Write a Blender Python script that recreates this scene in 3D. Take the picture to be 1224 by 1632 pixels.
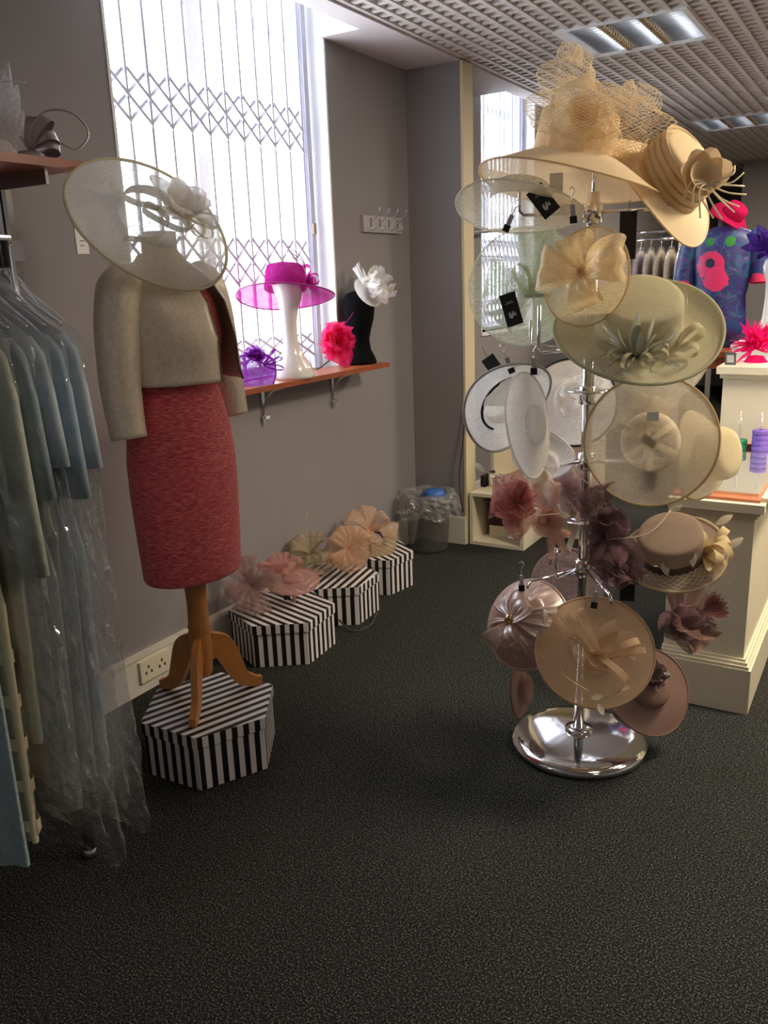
import bpy, math, random
from mathutils import Matrix, Vector
random.seed(7)
for o in list(bpy.data.objects): bpy.data.objects.remove(o)
scn = bpy.context.scene
COL = scn.collection
R = math.radians

# ------------------------------------------------------------------ camera, world, lights, exposure
def srgb(r, g, b):
    f = lambda c: (c/255/12.92) if c/255 <= 0.04045 else ((c/255+0.055)/1.055)**2.4
    return (f(r), f(g), f(b), 1)
cam = bpy.data.cameras.new('camera'); cam_o = bpy.data.objects.new('camera', cam); COL.objects.link(cam_o)
cam.sensor_fit = 'VERTICAL'; cam.sensor_height = 36; cam.sensor_width = 27; cam.lens = 36*1350/1632; cam.clip_start = .05
AX = Vector((0.859, 0.105, -0.501)); AY = Vector((0.510, -0.243, 0.825)); AY.normalize()
AX = (AX - AY*AX.dot(AY)).normalized(); AD = AY.cross(AX)
if AD.y < 0: AD = -AD
AD.normalize()
# rows: world x, y, z axes seen from the camera (x right, y down, z forward)
right = Vector((AX.x, AY.x, -AD.x)); down = Vector((AX.y, AY.y, -AD.y)); fwd = Vector((AX.z, AY.z, -AD.z))
m = Matrix.Identity(4)
for i in range(3):
    m[i][0] = right[i]; m[i][1] = -down[i]; m[i][2] = -fwd[i]
m[2][3] = 1.5
cam_o.matrix_world = m
scn.camera = cam_o
scn.view_settings.view_transform = 'Standard'; scn.view_settings.look = 'None'
scn.view_settings.gamma = 1; scn.view_settings.use_curve_mapping = False
scn.view_settings.exposure = 0.3
try: scn.cycles.transparent_max_bounces = 24
except Exception: pass
w = bpy.data.worlds.new('sky'); scn.world = w; w.use_nodes = True
w.node_tree.nodes['Background'].inputs[0].default_value = (0.86, 0.92, 1.0, 1)
w.node_tree.nodes['Background'].inputs[1].default_value = 8.0
def area(name, loc, sx, sy, power, color, direction=(0, 0, -1), portal=False, spread=180):
    l = bpy.data.lights.new(name, 'AREA'); l.shape = 'RECTANGLE'; l.size = sx; l.size_y = sy; l.energy = power; l.color = color[:3]
    l.spread = R(spread)
    o = bpy.data.objects.new(name, l); COL.objects.link(o); o.location = loc
    o.rotation_euler = Vector(direction).to_track_quat('-Z', 'Y').to_euler()
    if portal: l.cycles.is_portal = True
    return o
area('window_portal', (-2.60, 2.9, 1.95), 1.25, 1.65, 1, (1, 1, 1), (1, 0, 0), True)
area('window_portal', (-2.60, 5.72, 1.95), .95, 1.5, 1, (1, 1, 1), (1, 0, 0), True)
area('window_portal', (-2.60, -.5, 1.92), .8, .95, 1, (1, 1, 1), (1, 0, 0), True)
WARM = (1.0, .86, .67)
LAMPS = [(0.58, 3.24, 62), (0.58, 1.44, 4), (1.78, 3.24, 18), (-0.02, 5.64, 40), (-0.62, 8.04, 45), (1.78, 0.2, 4)]   # lit ceiling luminaires (built below)

# ------------------------------------------------------------------ materials
MATS = {}
def nt(name):
    mt = bpy.data.materials.new(name); mt.use_nodes = True
    n = mt.node_tree.nodes; n.clear(); out = n.new('ShaderNodeOutputMaterial')
    return mt, n, mt.node_tree.links, out
def objcoord(n): return n.new('ShaderNodeTexCoord').outputs['Object']
def pmat(name, color, rough=.6, metal=0, noise=0, nscale=40, bump=0, bscale=80, sheen=0, coat=0, spec=.5, trans=0):
    if name in MATS: return MATS[name]
    mt, n, l, out = nt(name)
    p = n.new('ShaderNodeBsdfPrincipled'); l.new(p.outputs[0], out.inputs[0])
    p.inputs['Roughness'].default_value = rough; p.inputs['Metallic'].default_value = metal
    p.inputs['Sheen Weight'].default_value = sheen; p.inputs['Coat Weight'].default_value = coat
    p.inputs['Specular IOR Level'].default_value = spec
    p.inputs['Base Color'].default_value = color
    if noise:
        t = n.new('ShaderNodeTexNoise'); t.inputs['Scale'].default_value = nscale; t.inputs['Detail'].default_value = 4; l.new(objcoord(n), t.inputs[0])
        r = n.new('ShaderNodeValToRGB'); l.new(t.outputs[0], r.inputs[0])
        r.color_ramp.elements[0].position = .3; r.color_ramp.elements[1].position = .7
        r.color_ramp.elements[0].color = tuple(c*(1-noise) for c in color[:3])+(1,)
        r.color_ramp.elements[1].color = tuple(min(1, c*(1+noise)) for c in color[:3])+(1,)
        l.new(r.outputs[0], p.inputs['Base Color'])
    if bump:
        t = n.new('ShaderNodeTexNoise'); t.inputs['Scale'].default_value = bscale; t.inputs['Detail'].default_value = 3; l.new(objcoord(n), t.inputs[0])
        b = n.new('ShaderNodeBump'); b.inputs['Strength'].default_value = bump; b.inputs['Distance'].default_value = .01; l.new(t.outputs[0], b.inputs['Height']); l.new(b.outputs[0], p.inputs['Normal'])
    MATS[name] = mt; return mt
def sheer(name, color, alpha=.7, shine=0., weave=260, var=.18, transl=.5):
    """thin woven straw / organza: part see-through, part translucent"""
    if name in MATS: return MATS[name]
    mt, n, l, out = nt(name)
    d = n.new('ShaderNodeBsdfDiffuse'); t = n.new('ShaderNodeBsdfTranslucent')
    d.inputs[0].default_value = color; t.inputs[0].default_value = color
    a = n.new('ShaderNodeMixShader'); a.inputs[0].default_value = transl; l.new(d.outputs[0], a.inputs[1]); l.new(t.outputs[0], a.inputs[2])
    last = a
    if shine:
        g = n.new('ShaderNodeBsdfGlossy'); g.inputs['Roughness'].default_value = .35; g.inputs[0].default_value = (1, 1, 1, 1)
        b = n.new('ShaderNodeMixShader'); b.inputs[0].default_value = shine; l.new(a.outputs[0], b.inputs[1]); l.new(g.outputs[0], b.inputs[2]); last = b
    tr = n.new('ShaderNodeBsdfTransparent')
    x = n.new('ShaderNodeMixShader'); l.new(tr.outputs[0], x.inputs[1]); l.new(last.outputs[0], x.inputs[2])
    mp = n.new('ShaderNodeMapping'); l.new(objcoord(n), mp.inputs[0]); mp.inputs['Scale'].default_value = (1, 3.2, 1)
    no = n.new('ShaderNodeTexNoise'); no.inputs['Scale'].default_value = weave*.3; no.inputs['Detail'].default_value = 6; l.new(mp.outputs[0], no.inputs[0])
    mr = n.new('ShaderNodeMapRange'); l.new(no.outputs[0], mr.inputs[0])
    mr.inputs['From Min'].default_value = .3; mr.inputs['From Max'].default_value = .7
    mr.inputs['To Min'].default_value = max(0, alpha-var); mr.inputs['To Max'].default_value = min(1, alpha+var)
    l.new(mr.outputs[0], x.inputs[0]); l.new(x.outputs[0], out.inputs[0])
    MATS[name] = mt; return mt
def film(name, tint=(1, 1, 1, 1), gloss=.14, bump=.6, scale=22, haze=0):
    """crinkled clear plastic"""
    if name in MATS: return MATS[name]
    mt, n, l, out = nt(name)
    tr = n.new('ShaderNodeBsdfTransparent'); tr.inputs[0].default_value = tint
    g = n.new('ShaderNodeBsdfGlossy'); g.inputs['Roughness'].default_value = .05
    t = n.new('ShaderNodeTexNoise'); t.inputs['Scale'].default_value = scale; t.inputs['Detail'].default_value = 4; t.inputs['Distortion'].default_value = 1.2; l.new(objcoord(n), t.inputs[0])
    b = n.new('ShaderNodeBump'); b.inputs['Strength'].default_value = bump; b.inputs['Distance'].default_value = .03; l.new(t.outputs[0], b.inputs['Height']); l.new(b.outputs[0], g.inputs['Normal'])
    last = g
    if haze:
        d = n.new('ShaderNodeBsdfDiffuse'); d.inputs[0].default_value = (.9, .9, .92, 1); l.new(b.outputs[0], d.inputs['Normal'])
        y = n.new('ShaderNodeMixShader'); y.inputs[0].default_value = haze; l.new(g.outputs[0], y.inputs[1]); l.new(d.outputs[0], y.inputs[2]); last = y
    x = n.new('ShaderNodeMixShader'); x.inputs[0].default_value = gloss; l.new(tr.outputs[0], x.inputs[1]); l.new(last.outputs[0], x.inputs[2]); l.new(x.outputs[0], out.inputs[0])
    MATS[name] = mt; return mt
chrome = pmat('chrome', (.82, .82, .84, 1), .09, 1)
steel = pmat('brushed steel', (.55, .55, .57, 1), .28, 1)
wallm = pmat('grey wall paint', srgb(142, 137, 138), .85, noise=.03, nscale=3, bump=.05, bscale=300)
cream = pmat('cream paint', srgb(232, 222, 196), .45, noise=.02, nscale=8)
whitep = pmat('white paint', srgb(236, 236, 236), .45)
wood = pmat('cherry shelf', srgb(150, 76, 42), .35, noise=.12, nscale=14)
beech = pmat('beech wood', srgb(186, 124, 66), .38, noise=.1, nscale=25)
black = pmat('black card', srgb(20, 20, 22), .6)
ink = pmat('pale print', srgb(205, 205, 205), .6)
blackv = pmat('black velvet', srgb(12, 12, 14), .95, spec=.1)
gloss_white = pmat('glossy white', srgb(236, 232, 226), .18, coat=.6)
card = pmat('white card', srgb(230, 228, 225), .7)
gridm = pmat('ceiling grid', srgb(206, 198, 192), .6)
plenum = pmat('dark void', srgb(84, 78, 74), .9)
plast = film('clear film', (1, 1, 1, 1), .27, .35, 30, .25)
glassm = film('window glass', (1, 1, 1, 1), .04, 0)
rubber = pmat('black cable', srgb(18, 18, 18), .5)
def carpet():
    mt, n, l, out = nt('carpet'); p = n.new('ShaderNodeBsdfPrincipled'); l.new(p.outputs[0], out.inputs[0]); p.inputs['Roughness'].default_value = .95; p.inputs['Specular IOR Level'].default_value = .1
    t = n.new('ShaderNodeTexNoise'); t.inputs['Scale'].default_value = 215; t.inputs['Detail'].default_value = 3; l.new(objcoord(n), t.inputs[0])
    r = n.new('ShaderNodeValToRGB'); l.new(t.outputs[0], r.inputs[0]); e = r.color_ramp.elements
    e[0].position = .38; e[0].color = srgb(20, 22, 22); e[1].position = .70; e[1].color = srgb(120, 119, 112)
    k = e.new(.53); k.color = srgb(46, 48, 47)
    l.new(r.outputs[0], p.inputs['Base Color'])
    b = n.new('ShaderNodeBump'); b.inputs['Strength'].default_value = .8; b.inputs['Distance'].default_value = .006; l.new(t.outputs[0], b.inputs['Height']); l.new(b.outputs[0], p.inputs['Normal'])
    return mt
carpetm = carpet()
def stripes():
    mt, n, l, out = nt('black and white stripes'); p = n.new('ShaderNodeBsdfPrincipled'); l.new(p.outputs[0], out.inputs[0]); p.inputs['Roughness'].default_value = .5
    u = n.new('ShaderNodeUVMap'); s = n.new('ShaderNodeSeparateXYZ'); l.new(u.outputs[0], s.inputs[0])
    f = n.new('ShaderNodeMath'); f.operation = 'FRACT'; l.new(s.outputs[0], f.inputs[0])
    g = n.new('ShaderNodeMath'); g.operation = 'GREATER_THAN'; g.inputs[1].default_value = .5; l.new(f.outputs[0], g.inputs[0])
    c = n.new('ShaderNodeMix'); c.data_type = 'RGBA'; l.new(g.outputs[0], c.inputs[0]); c.inputs[6].default_value = srgb(18, 16, 16); c.inputs[7].default_value = srgb(226, 222, 222)
    l.new(c.outputs[2], p.inputs['Base Color']); return mt
stripem = stripes()
def tweed():
    mt, n, l, out = nt('coral tweed'); p = n.new('ShaderNodeBsdfPrincipled'); l.new(p.outputs[0], out.inputs[0]); p.inputs['Roughness'].default_value = .7; p.inputs['Sheen Weight'].default_value = .2
    mp = n.new('ShaderNodeMapping'); mp.inputs['Scale'].default_value = (30, 30, 330); l.new(objcoord(n), mp.inputs[0])
    t = n.new('ShaderNodeTexNoise'); t.inputs['Scale'].default_value = 1.6; t.inputs['Detail'].default_value = 4; l.new(mp.outputs[0], t.inputs[0])
    r = n.new('ShaderNodeValToRGB'); l.new(t.outputs[0], r.inputs[0]); e = r.color_ramp.elements
    e[0].position = .3; e[0].color = srgb(158, 40, 58); e[1].position = .72; e[1].color = srgb(248, 156, 146)
    k = e.new(.5); k.color = srgb(222, 82, 90)
    t2 = n.new('ShaderNodeTexNoise'); t2.inputs['Scale'].default_value = 330; l.new(objcoord(n), t2.inputs[0])
    b = n.new('ShaderNodeBump'); b.inputs['Strength'].default_value = .7; b.inputs['Distance'].default_value = .004; l.new(t2.outputs[0], b.inputs['Height']); l.new(b.outputs[0], p.inputs['Normal'])
    l.new(r.outputs[0], p.inputs['Base Color']); return mt
tweedm = tweed()
def poppy():
    mt, n, l, out = nt('poppy print'); p = n.new('ShaderNodeBsdfPrincipled'); l.new(p.outputs[0], out.inputs[0]); p.inputs['Roughness'].default_value = .5
    oc = objcoord(n)
    t = n.new('ShaderNodeTexNoise'); t.inputs['Scale'].default_value = 11; t.inputs['Detail'].default_value = 6; t.inputs['Distortion'].default_value = 1.2; l.new(oc, t.inputs[0])
    r = n.new('ShaderNodeValToRGB'); l.new(t.outputs[0], r.inputs[0]); e = r.color_ramp.elements
    e[0].position = .25; e[0].color = srgb(16, 14, 52); e[1].position = .8; e[1].color = srgb(150, 165, 205)
    for pos, c in ((.42, (20, 60, 120)), (.5, (60, 24, 100)), (.58, (18, 92, 124)), (.66, (104, 40, 134))): k = e.new(pos); k.color = srgb(*c)
    cur = r.outputs[0]
    for (x, z, rad, c) in ((-.06, .52, .095, (214, 40, 100)), (-.02, .43, .085, (226, 50, 110)), (-.06, .53, .035, (24, 24, 60)), (.05, .66, .035, (40, 130, 50)), (-.07, .66, .03, (40, 130, 50)), (.22, .40, .06, (220, 40, 90)), (-.22, .38, .05, (210, 40, 90))):
        d = n.new('ShaderNodeVectorMath'); d.operation = 'MULTIPLY_ADD'; d.inputs[1].default_value = (1, 0, 1); d.inputs[2].default_value = (-x, 0, -z); l.new(oc, d.inputs[0])
        ln = n.new('ShaderNodeVectorMath'); ln.operation = 'LENGTH'; l.new(d.outputs[0], ln.inputs[0])
        ad = n.new('ShaderNodeMath'); ad.operation = 'MULTIPLY_ADD'; l.new(t.outputs[0], ad.inputs[0]); ad.inputs[1].default_value = rad*.9; l.new(ln.outputs['Value'], ad.inputs[2])
        g = n.new('ShaderNodeMath'); g.operation = 'LESS_THAN'; l.new(ad.outputs[0], g.inputs[0]); g.inputs[1].default_value = rad*1.35
        c_ = n.new('ShaderNodeMix'); c_.data_type = 'RGBA'; l.new(g.outputs[0], c_.inputs[0]); l.new(cur, c_.inputs[6]); c_.inputs[7].default_value = srgb(*c); cur = c_.outputs[2]
    l.new(cur, p.inputs['Base Color']); return mt

# ------------------------------------------------------------------ mesh helpers
class MB:
    def __init__(s): s.v = []; s.f = []; s.uv = None
    def box(s, x0, y0, z0, x1, y1, z1, M=None):
        b = len(s.v)
        for z in (z0, z1):
            for (x, y) in ((x0, y0), (x1, y0), (x1, y1), (x0, y1)):
                p = Vector((x, y, z)); s.v.append(M @ p if M else p)
        for q in ((3, 2, 1, 0), (4, 5, 6, 7), (0, 1, 5, 4), (1, 2, 6, 5), (2, 3, 7, 6), (3, 0, 4, 7)): s.f.append([b+i for i in q])
        return s
    def grid(s, fn, nu, nv, closeu=False, closev=False):
        b = len(s.v); U = nu if closeu else nu+1; V = nv if closev else nv+1
        for i in range(U):
            for j in range(V): s.v.append(Vector(fn(i/nu, j/nv)))
        for i in range(nu):
            for j in range(nv):
                i2 = (i+1) % U; j2 = (j+1) % V
                s.f.append([b+i*V+j, b+i2*V+j, b+i2*V+j2, b+i*V+j2])
        return s
    def tube(s, pts, r, n=8, cap=True, closed=False):
        pts = [Vector(p) for p in pts]; b = len(s.v); N = len(pts)
        rr = r if isinstance(r, (list, tuple)) else [r]*N
        ref = None
        for i, p in enumerate(pts):
            if closed: t = pts[(i+1) % N]-pts[i-1]
            else: t = pts[min(i+1, N-1)]-pts[max(i-1, 0)]
            t = t.normalized() if t.length > 1e-9 else Vector((0, 0, 1))
            if ref is None: ref = Vector((0, 0, 1)) if abs(t.z) < .9 else Vector((1, 0, 0))
            ref = (ref-t*ref.dot(t)).normalized(); q = t.cross(ref)
            for k in range(n):
                a = 2*math.pi*k/n; s.v.append(p+ref*(rr[i]*math.cos(a))+q*(rr[i]*math.sin(a)))
        M_ = N if closed else N-1
        for i in range(M_):
            for k in range(n):
                i2 = (i+1) % N
                s.f.append([b+i*n+k, b+i*n+(k+1) % n, b+i2*n+(k+1) % n, b+i2*n+k])
        if cap and not closed:
            s.f.append([b+k for k in range(n)][::-1]); s.f.append([b+(N-1)*n+k for k in range(n)])
        return s
    def lathe(s, prof, n=32, M=None, cap0=False, cap1=False, ey=1.0, off=None):
        b = len(s.v)
        for (r, z) in prof:
            for k in range(n):
                a = 2*math.pi*k/n; p = Vector((r*math.cos(a), r*ey*math.sin(a), z))
                if off: p += Vector(off(z))
                s.v.append(M @ p if M else p)
        for i in range(len(prof)-1):
            for k in range(n): s.f.append([b+i*n+k, b+i*n+(k+1) % n, b+(i+1)*n+(k+1) % n, b+(i+1)*n+k])
        if cap0: s.f.append([b+k for k in range(n)][::-1])
        if cap1: s.f.append([b+(len(prof)-1)*n+k for k in range(n)])
        return s
    def loft(s, secs, n=32, cap0=False, cap1=False, a0=0, a1=2*math.pi):
        """secs: (cx, cy, z, rx, ry)"""
        closed = abs(a1-a0-2*math.pi) < 1e-6; b = len(s.v); K = n if closed else n+1
        for (cx, cy, z, rx, ry) in secs:
            for k in range(K):
                a = a0+(a1-a0)*k/n; s.v.append(Vector((cx+rx*math.cos(a), cy+ry*math.sin(a), z)))
        for i in range(len(secs)-1):
            for k in range(n): s.f.append([b+i*K+k, b+i*K+(k+1) % K, b+(i+1)*K+(k+1) % K, b+(i+1)*K+k])
        if cap0: s.f.append([b+k for k in range(K)][::-1])
        if cap1: s.f.append([b+(len(secs)-1)*K+k for k in range(K)])
        return s
    def build(s, name, mat, parent=None, smooth=True, inv=None, thick=0):
        me = bpy.data.meshes.new(name)
        me.from_pydata([tuple(inv @ p) if inv else tuple(p) for p in s.v], [], s.f); me.update()
        if s.uv:
            ul = me.uv_layers.new(name='UVMap')
            for i, q in enumerate(s.uv): ul.data[i].uv = q
        if smooth:
            for p in me.polygons: p.use_smooth = True
        me.materials.append(mat)
        o = bpy.data.objects.new(name, me); COL.objects.link(o)
        if parent: o.parent = parent
        if thick:
            md = o.modifiers.new('thickness', 'SOLIDIFY'); md.thickness = thick; md.offset = 0
        return o
def smoothpath(pts, n=6):
    P = [Vector(p) for p in pts]; out = []
    for i in range(len(P)-1):
        p0 = P[max(i-1, 0)]; p1 = P[i]; p2 = P[i+1]; p3 = P[min(i+2, len(P)-1)]
        for k in range(n):
            t = k/n; out.append(.5*((2*p1)+(p2-p0)*t+(2*p0-5*p1+4*p2-p3)*t*t+(3*p1-p0-3*p2+p3)*t**3))
    out.append(P[-1]); return out
def tag(o, label=None, cat=None, group=None, kind=None):
    if label: o['label'] = label
    if cat: o['category'] = cat
    if group: o['group'] = group
    if kind: o['kind'] = kind
    return o
def empty(name, label, cat, M=None, loc=None, group=None):
    o = bpy.data.objects.new(name, None); COL.objects.link(o); o.empty_display_size = .05
    if M is None: M = Matrix.Translation(Vector(loc))
    o.matrix_world = M; o['_'] = 0; del o['_']
    tag(o, label, cat, group); ROOTM[o.name] = M.copy(); return o
ROOTM = {}
def minv(root): return ROOTM[root.name].inverted()
def struct(name, mb, mat, smooth=False):
    o = mb.build(name, mat, None, smooth); o['kind'] = 'structure'; return o

# ------------------------------------------------------------------ the room
WX = -2.38; WT = .22
HI = 2.95
CEIL = 2.58
struct('floor', MB().box(-2.6, -1.5, -.05, 3.2, 12.2, 0), carpetm)
W1 = (2.235, 3.55, 1.085, 2.9); W2 = (5.245, 6.18, 1.15, 2.9)
W3 = (-.9, -.1, 1.45, 2.4)
def wall_with_window(name, y0, y1, *Ws):
    a = MB()
    for W in Ws:
        a.box(WX-WT, y0, 0, WX, W[0], HI).box(WX-WT, W[0], 0, WX, W[1], W[2]).box(WX-WT, W[0], W[3], WX, W[1], HI); y0 = W[1]
    a.box(WX-WT, y0, 0, WX, y1, HI)
    return struct(name, a, wallm)
wall_with_window('wall_left', -1.5, 4.30, W3, W1)
wall_with_window('wall_left_recess', 4.42, 12.2, W2)
struct('wall_pillar', MB().box(WX-WT, 4.30, 0, -2.06, 4.42, HI), wallm)
struct('pillar_lit_board', MB().box(-2.06, 4.298, 0, -2.046, 4.422, 2.57), pmat('lamplit cream', srgb(214, 200, 166), .5))  # added board; its pale cream stands in for warm lamplight on the pillar side
struct('wall_right', MB().box(3.0, -1.5, 0, 3.2, 12.2, HI), wallm)
struct('wall_front', MB().box(-2.6, -1.7, 0, 3.2, -1.5, HI), wallm)
struct('wall_back', MB().box(-2.6, 12.0, 0, 3.2, 12.2, HI), wallm)
struct('wall_back_block', MB().box(-1.58, 10.1, 0, 3.0, 12.0, HI), wallm)
# painted soffit strip along the window wall, notched above each window
sf = MB(); NX = -2.17
for (y0, y1) in ((-1.5, 2.1), (3.52, 5.16), (6.35, 12.0)): sf.box(WX, y0, 2.57, -2.06, y1, HI)
for (y0, y1) in ((2.1, 3.52), (5.16, 6.35)): sf.box(NX, y0, 2.57, -2.06, y1, HI)
struct('trim_1', sf, pmat('soffit paint', srgb(205, 198, 196), .8))
bb = MB().box(WX, -1.5, 0, WX+.018, 4.30, .145).box(WX, -1.5, .145, WX+.026, 4.30, .162)
struct('baseboard_left', bb, pmat('skirting', srgb(226, 220, 206), .5))
struct('baseboard_pillar', MB().box(WX+.026, 4.282, 0, -2.05, 4.30, .162), MATS['skirting'])
struct('baseboard_recess', MB().box(WX, 4.42, 0, WX+.018, 12, .162), MATS['skirting'])
# ceiling: void above, open cell tiles hung below
struct('ceiling_slab', MB().box(-2.6, -1.5, HI, 3.2, 12.2, HI+.1), plenum)
ceil_o = bpy.data.objects.new('ceiling', None); COL.objects.link(ceil_o); ceil_o['kind'] = 'structure'
tmb = MB(); P = .075
for i in range(8):
    x = i*P; tmb.box(x-.011, 0, 0, x+.011, .6, .045)
    y = i*P; tmb.box(0, y-.015, .005, .6, y+.015, .045)
tile0 = None
X0 = -2.12; Y0 = -1.25
SKIP = [(-1.52, 4.15), (-1.52, 7.15), (-0.92, 7.15), (-.92, 6.55)] + [(x-.3, y-.3) for x, y, e in LAMPS]
def skip(x, y): return any(abs(x-a) < .31 and abs(y-b) < .31 for a, b in SKIP)
SKIPPED = []
for i in range(9):
    for j in range(23):
        x = X0+i*.6; y = Y0+j*.6
        if any(abs(x+.3-(a+.3)) < .3 and abs(y+.3-(b+.3)) < .3 for a, b in SKIP): SKIPPED.append((x, y)); continue
        if tile0 is None:
            o = tmb.build('ceiling_tile', gridm, ceil_o, False); tile0 = o
        else:
            o = tile0.copy(); COL.objects.link(o); o.parent = ceil_o
        o.location = (x, y, CEIL)
mirror = pmat('bright reflector', (.9, .9, .92, 1), .16, 1)
def emis(name, c, st):
    mt, n, l, out = nt(name); e = n.new('ShaderNodeEmission'); e.inputs[0].default_value = c; e.inputs[1].default_value = st; l.new(e.outputs[0], out.inputs[0]); return mt
tubem = emis('fluorescent tube', (.9, .95, 1, 1), 2.2)
def luminaire(x, y, label, lit=0):
    t = empty('ceiling_light', label, 'ceiling light', loc=(x, y, CEIL), group='square louvred ceiling lights')
    f = MB()
    for (a, b, c, d) in ((0, 0, .6, .025), (0, .575, .6, .6), (0, .025, .025, .575), (.575, .025, .6, .575)): f.box(a, b, -.004, c, d, .09)
    f.build('frame', whitep, t, False)
    for k in range(3):
        x0 = .025+k*.1833
        r_ = MB().grid(lambda u, v: (x0+u*.1833, .025+v*.55, .03+.06*math.sin(math.pi*u)), 10, 1)
        rf = r_.build('reflector', mirror, t)
        b = MB()
        for q in range(13): b.box(x0+.004, .05+q*.042, .004, x0+.179, .052+q*.042, .034)
        b.build('louvre', mirror, rf, False)
        MB().tube([(x0+.092, .04, .062), (x0+.092, .56, .062)], .013, 8).build('tube_lamp', tubem, rf)
        if k:
            d = MB()
            for q in range(14): d.box(x0-.012, .03+q*.039, -.002, x0+.012, .052+q*.039, .03)
            d.build('divider', pmat('brass louvre', srgb(190, 160, 110), .3, .8), t, False)
    if lit:
        area('lamp_light', (x+.3, y+.3, CEIL-.012), .5, .5, lit, WARM)
    return t
luminaire(-1.52, 4.15, 'mirrored louvre ceiling light above the peach netted hat')
luminaire(-1.52, 7.15, 'far louvred ceiling light, left of the distant pair')
luminaire(-.92, 7.15, 'far louvred ceiling light, right of the distant pair')
luminaire(-.92, 6.55, 'small looking louvred ceiling light at the right edge of the ceiling')
LL = ['lit square ceiling light over the cream counter', 'lit square ceiling light beside the camera', 'lit square ceiling light right of the counter', 'lit square ceiling light over the back console', 'lit square ceiling light in the far back', 'lit square ceiling light near the front wall']
for (x, y, e), lb in zip(LAMPS, LL): luminaire(x-.3, y-.3, lb, e)

# windows
def window(n, W, mull):
    y0, y1, z0, z1 = W; xf = WX-.17
    root = bpy.data.objects.new('window_%d' % n, None); COL.objects.link(root); root['kind'] = 'structure'
    fm = MB(); s = .05
    fm.box(xf-.05, y0, z0, xf, y0+s, z1).box(xf-.05, y1-s, z0, xf, y1, z1).box(xf-.05, y0+s, z0, xf, y1-s, z0+s).box(xf-.05, y0+s, z1-s, xf, y1-s, z1)
    for q in mull: fm.box(xf-.045, q-.03, z0+s, xf-.005, q+.03, z1-s)
    tz = 2.58 if z1 > 2.7 else z1-.3
    fm.box(xf-.04, y0+s, tz, xf-.008, y1-s, tz+.05)
    fm.build('window_frame', whitep, root, False)
    ys = [y0+s]+[q for q in mull]+[y1-s]
    for a, b in zip(ys[:-1], ys[1:]): MB().box(xf-.028, a, z0+s, xf-.024, b, tz).build('pane', glassm, root, False); MB().box(xf-.028, a, tz+.05, xf-.024, b, z1-s).build('pane', glassm, root, False)
    lin = MB().box(WX-.17, y1-.012, z0, WX+.004, y1, z1).box(WX-.17, y0, z0, WX+.004, y0+.012, z1)
    lin.build('reveal_lining', whitep, root, False)
    MB().box(WX-.17, y0, z0-.022, WX+.012, y1, z0).build('window_sill', whitep, root, False)
window(1, W1, [2.87]); window(2, W2, [5.7]); window(3, W3, [-.5])
grm = pmat('grille grey', srgb(196, 196, 212), .5)
def grille(label, y0, y1, z0, z1, n, levels, xg):
    t = empty('security_grille', label, 'grille', loc=(xg, (y0+y1)/2, z0), group='folding window grilles')
    iv = minv(t); st = (y1-y0)/(n-1)
    for i in range(n):
        y = y0+i*st
        MB().box(xg-.006, y-.005, z0, xg+.006, y+.005, z1).build('upright', grm, t, False, iv)
        if i % 2 == 0: MB().box(xg-.02, y-.004+.022, z0, xg-.012, y+.004+.022, z1).build('upright', grm, t, False, iv)
    for (a, b) in levels:
        mid = (a+b)/2
        for i in range(n-1):
            ya = y0+i*st; yb = ya+st
            for (za, zb) in ((b, mid), (mid, a)):
                for (p, q, dx) in (((ya, za), (yb, zb), .009), ((ya, zb), (yb, za), -.009)):
                    d = Vector((0, q[0]-p[0], q[1]-p[1])); L = d.length; ang = math.atan2(d.z, d.y)
                    M_ = Matrix.Translation((xg+dx, p[0], p[1])) @ Matrix.Rotation(ang, 4, 'X')
                    MB().box(-.002, 0, -.006, .002, L, .006, M_).build('lattice_bar', grm, t, False, iv)
    f = MB().box(xg-.018, y0-.03, z0-.004, xg+.018, y1+.03, z0+.014)
    f.build('bottom_track', grm, t, False, iv)
    MB().box(xg-.02, y1+.012, z0, xg+.02, y1+.045, z1).build('closing_post', grm, t, False, iv)
    return t
g1 = grille('folding steel security grille across the large left window', 2.30, 3.47, 1.09, 2.88, 12, ((2.09, 2.27), (1.50, 1.70), (1.16, 1.27)), -2.475)
MB().box(-2.47, 3.485, 1.73, -2.448, 3.51, 1.78).build('lock', pmat('brass lock', srgb(150, 130, 100), .3, .9), g1, False, minv(g1))
grille('folding grille on the far window behind the pale hats', 5.29, 6.12, 1.16, 2.86, 13, ((2.0, 2.2), (1.55, 1.75), (1.2, 1.35)), -2.475)

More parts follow.
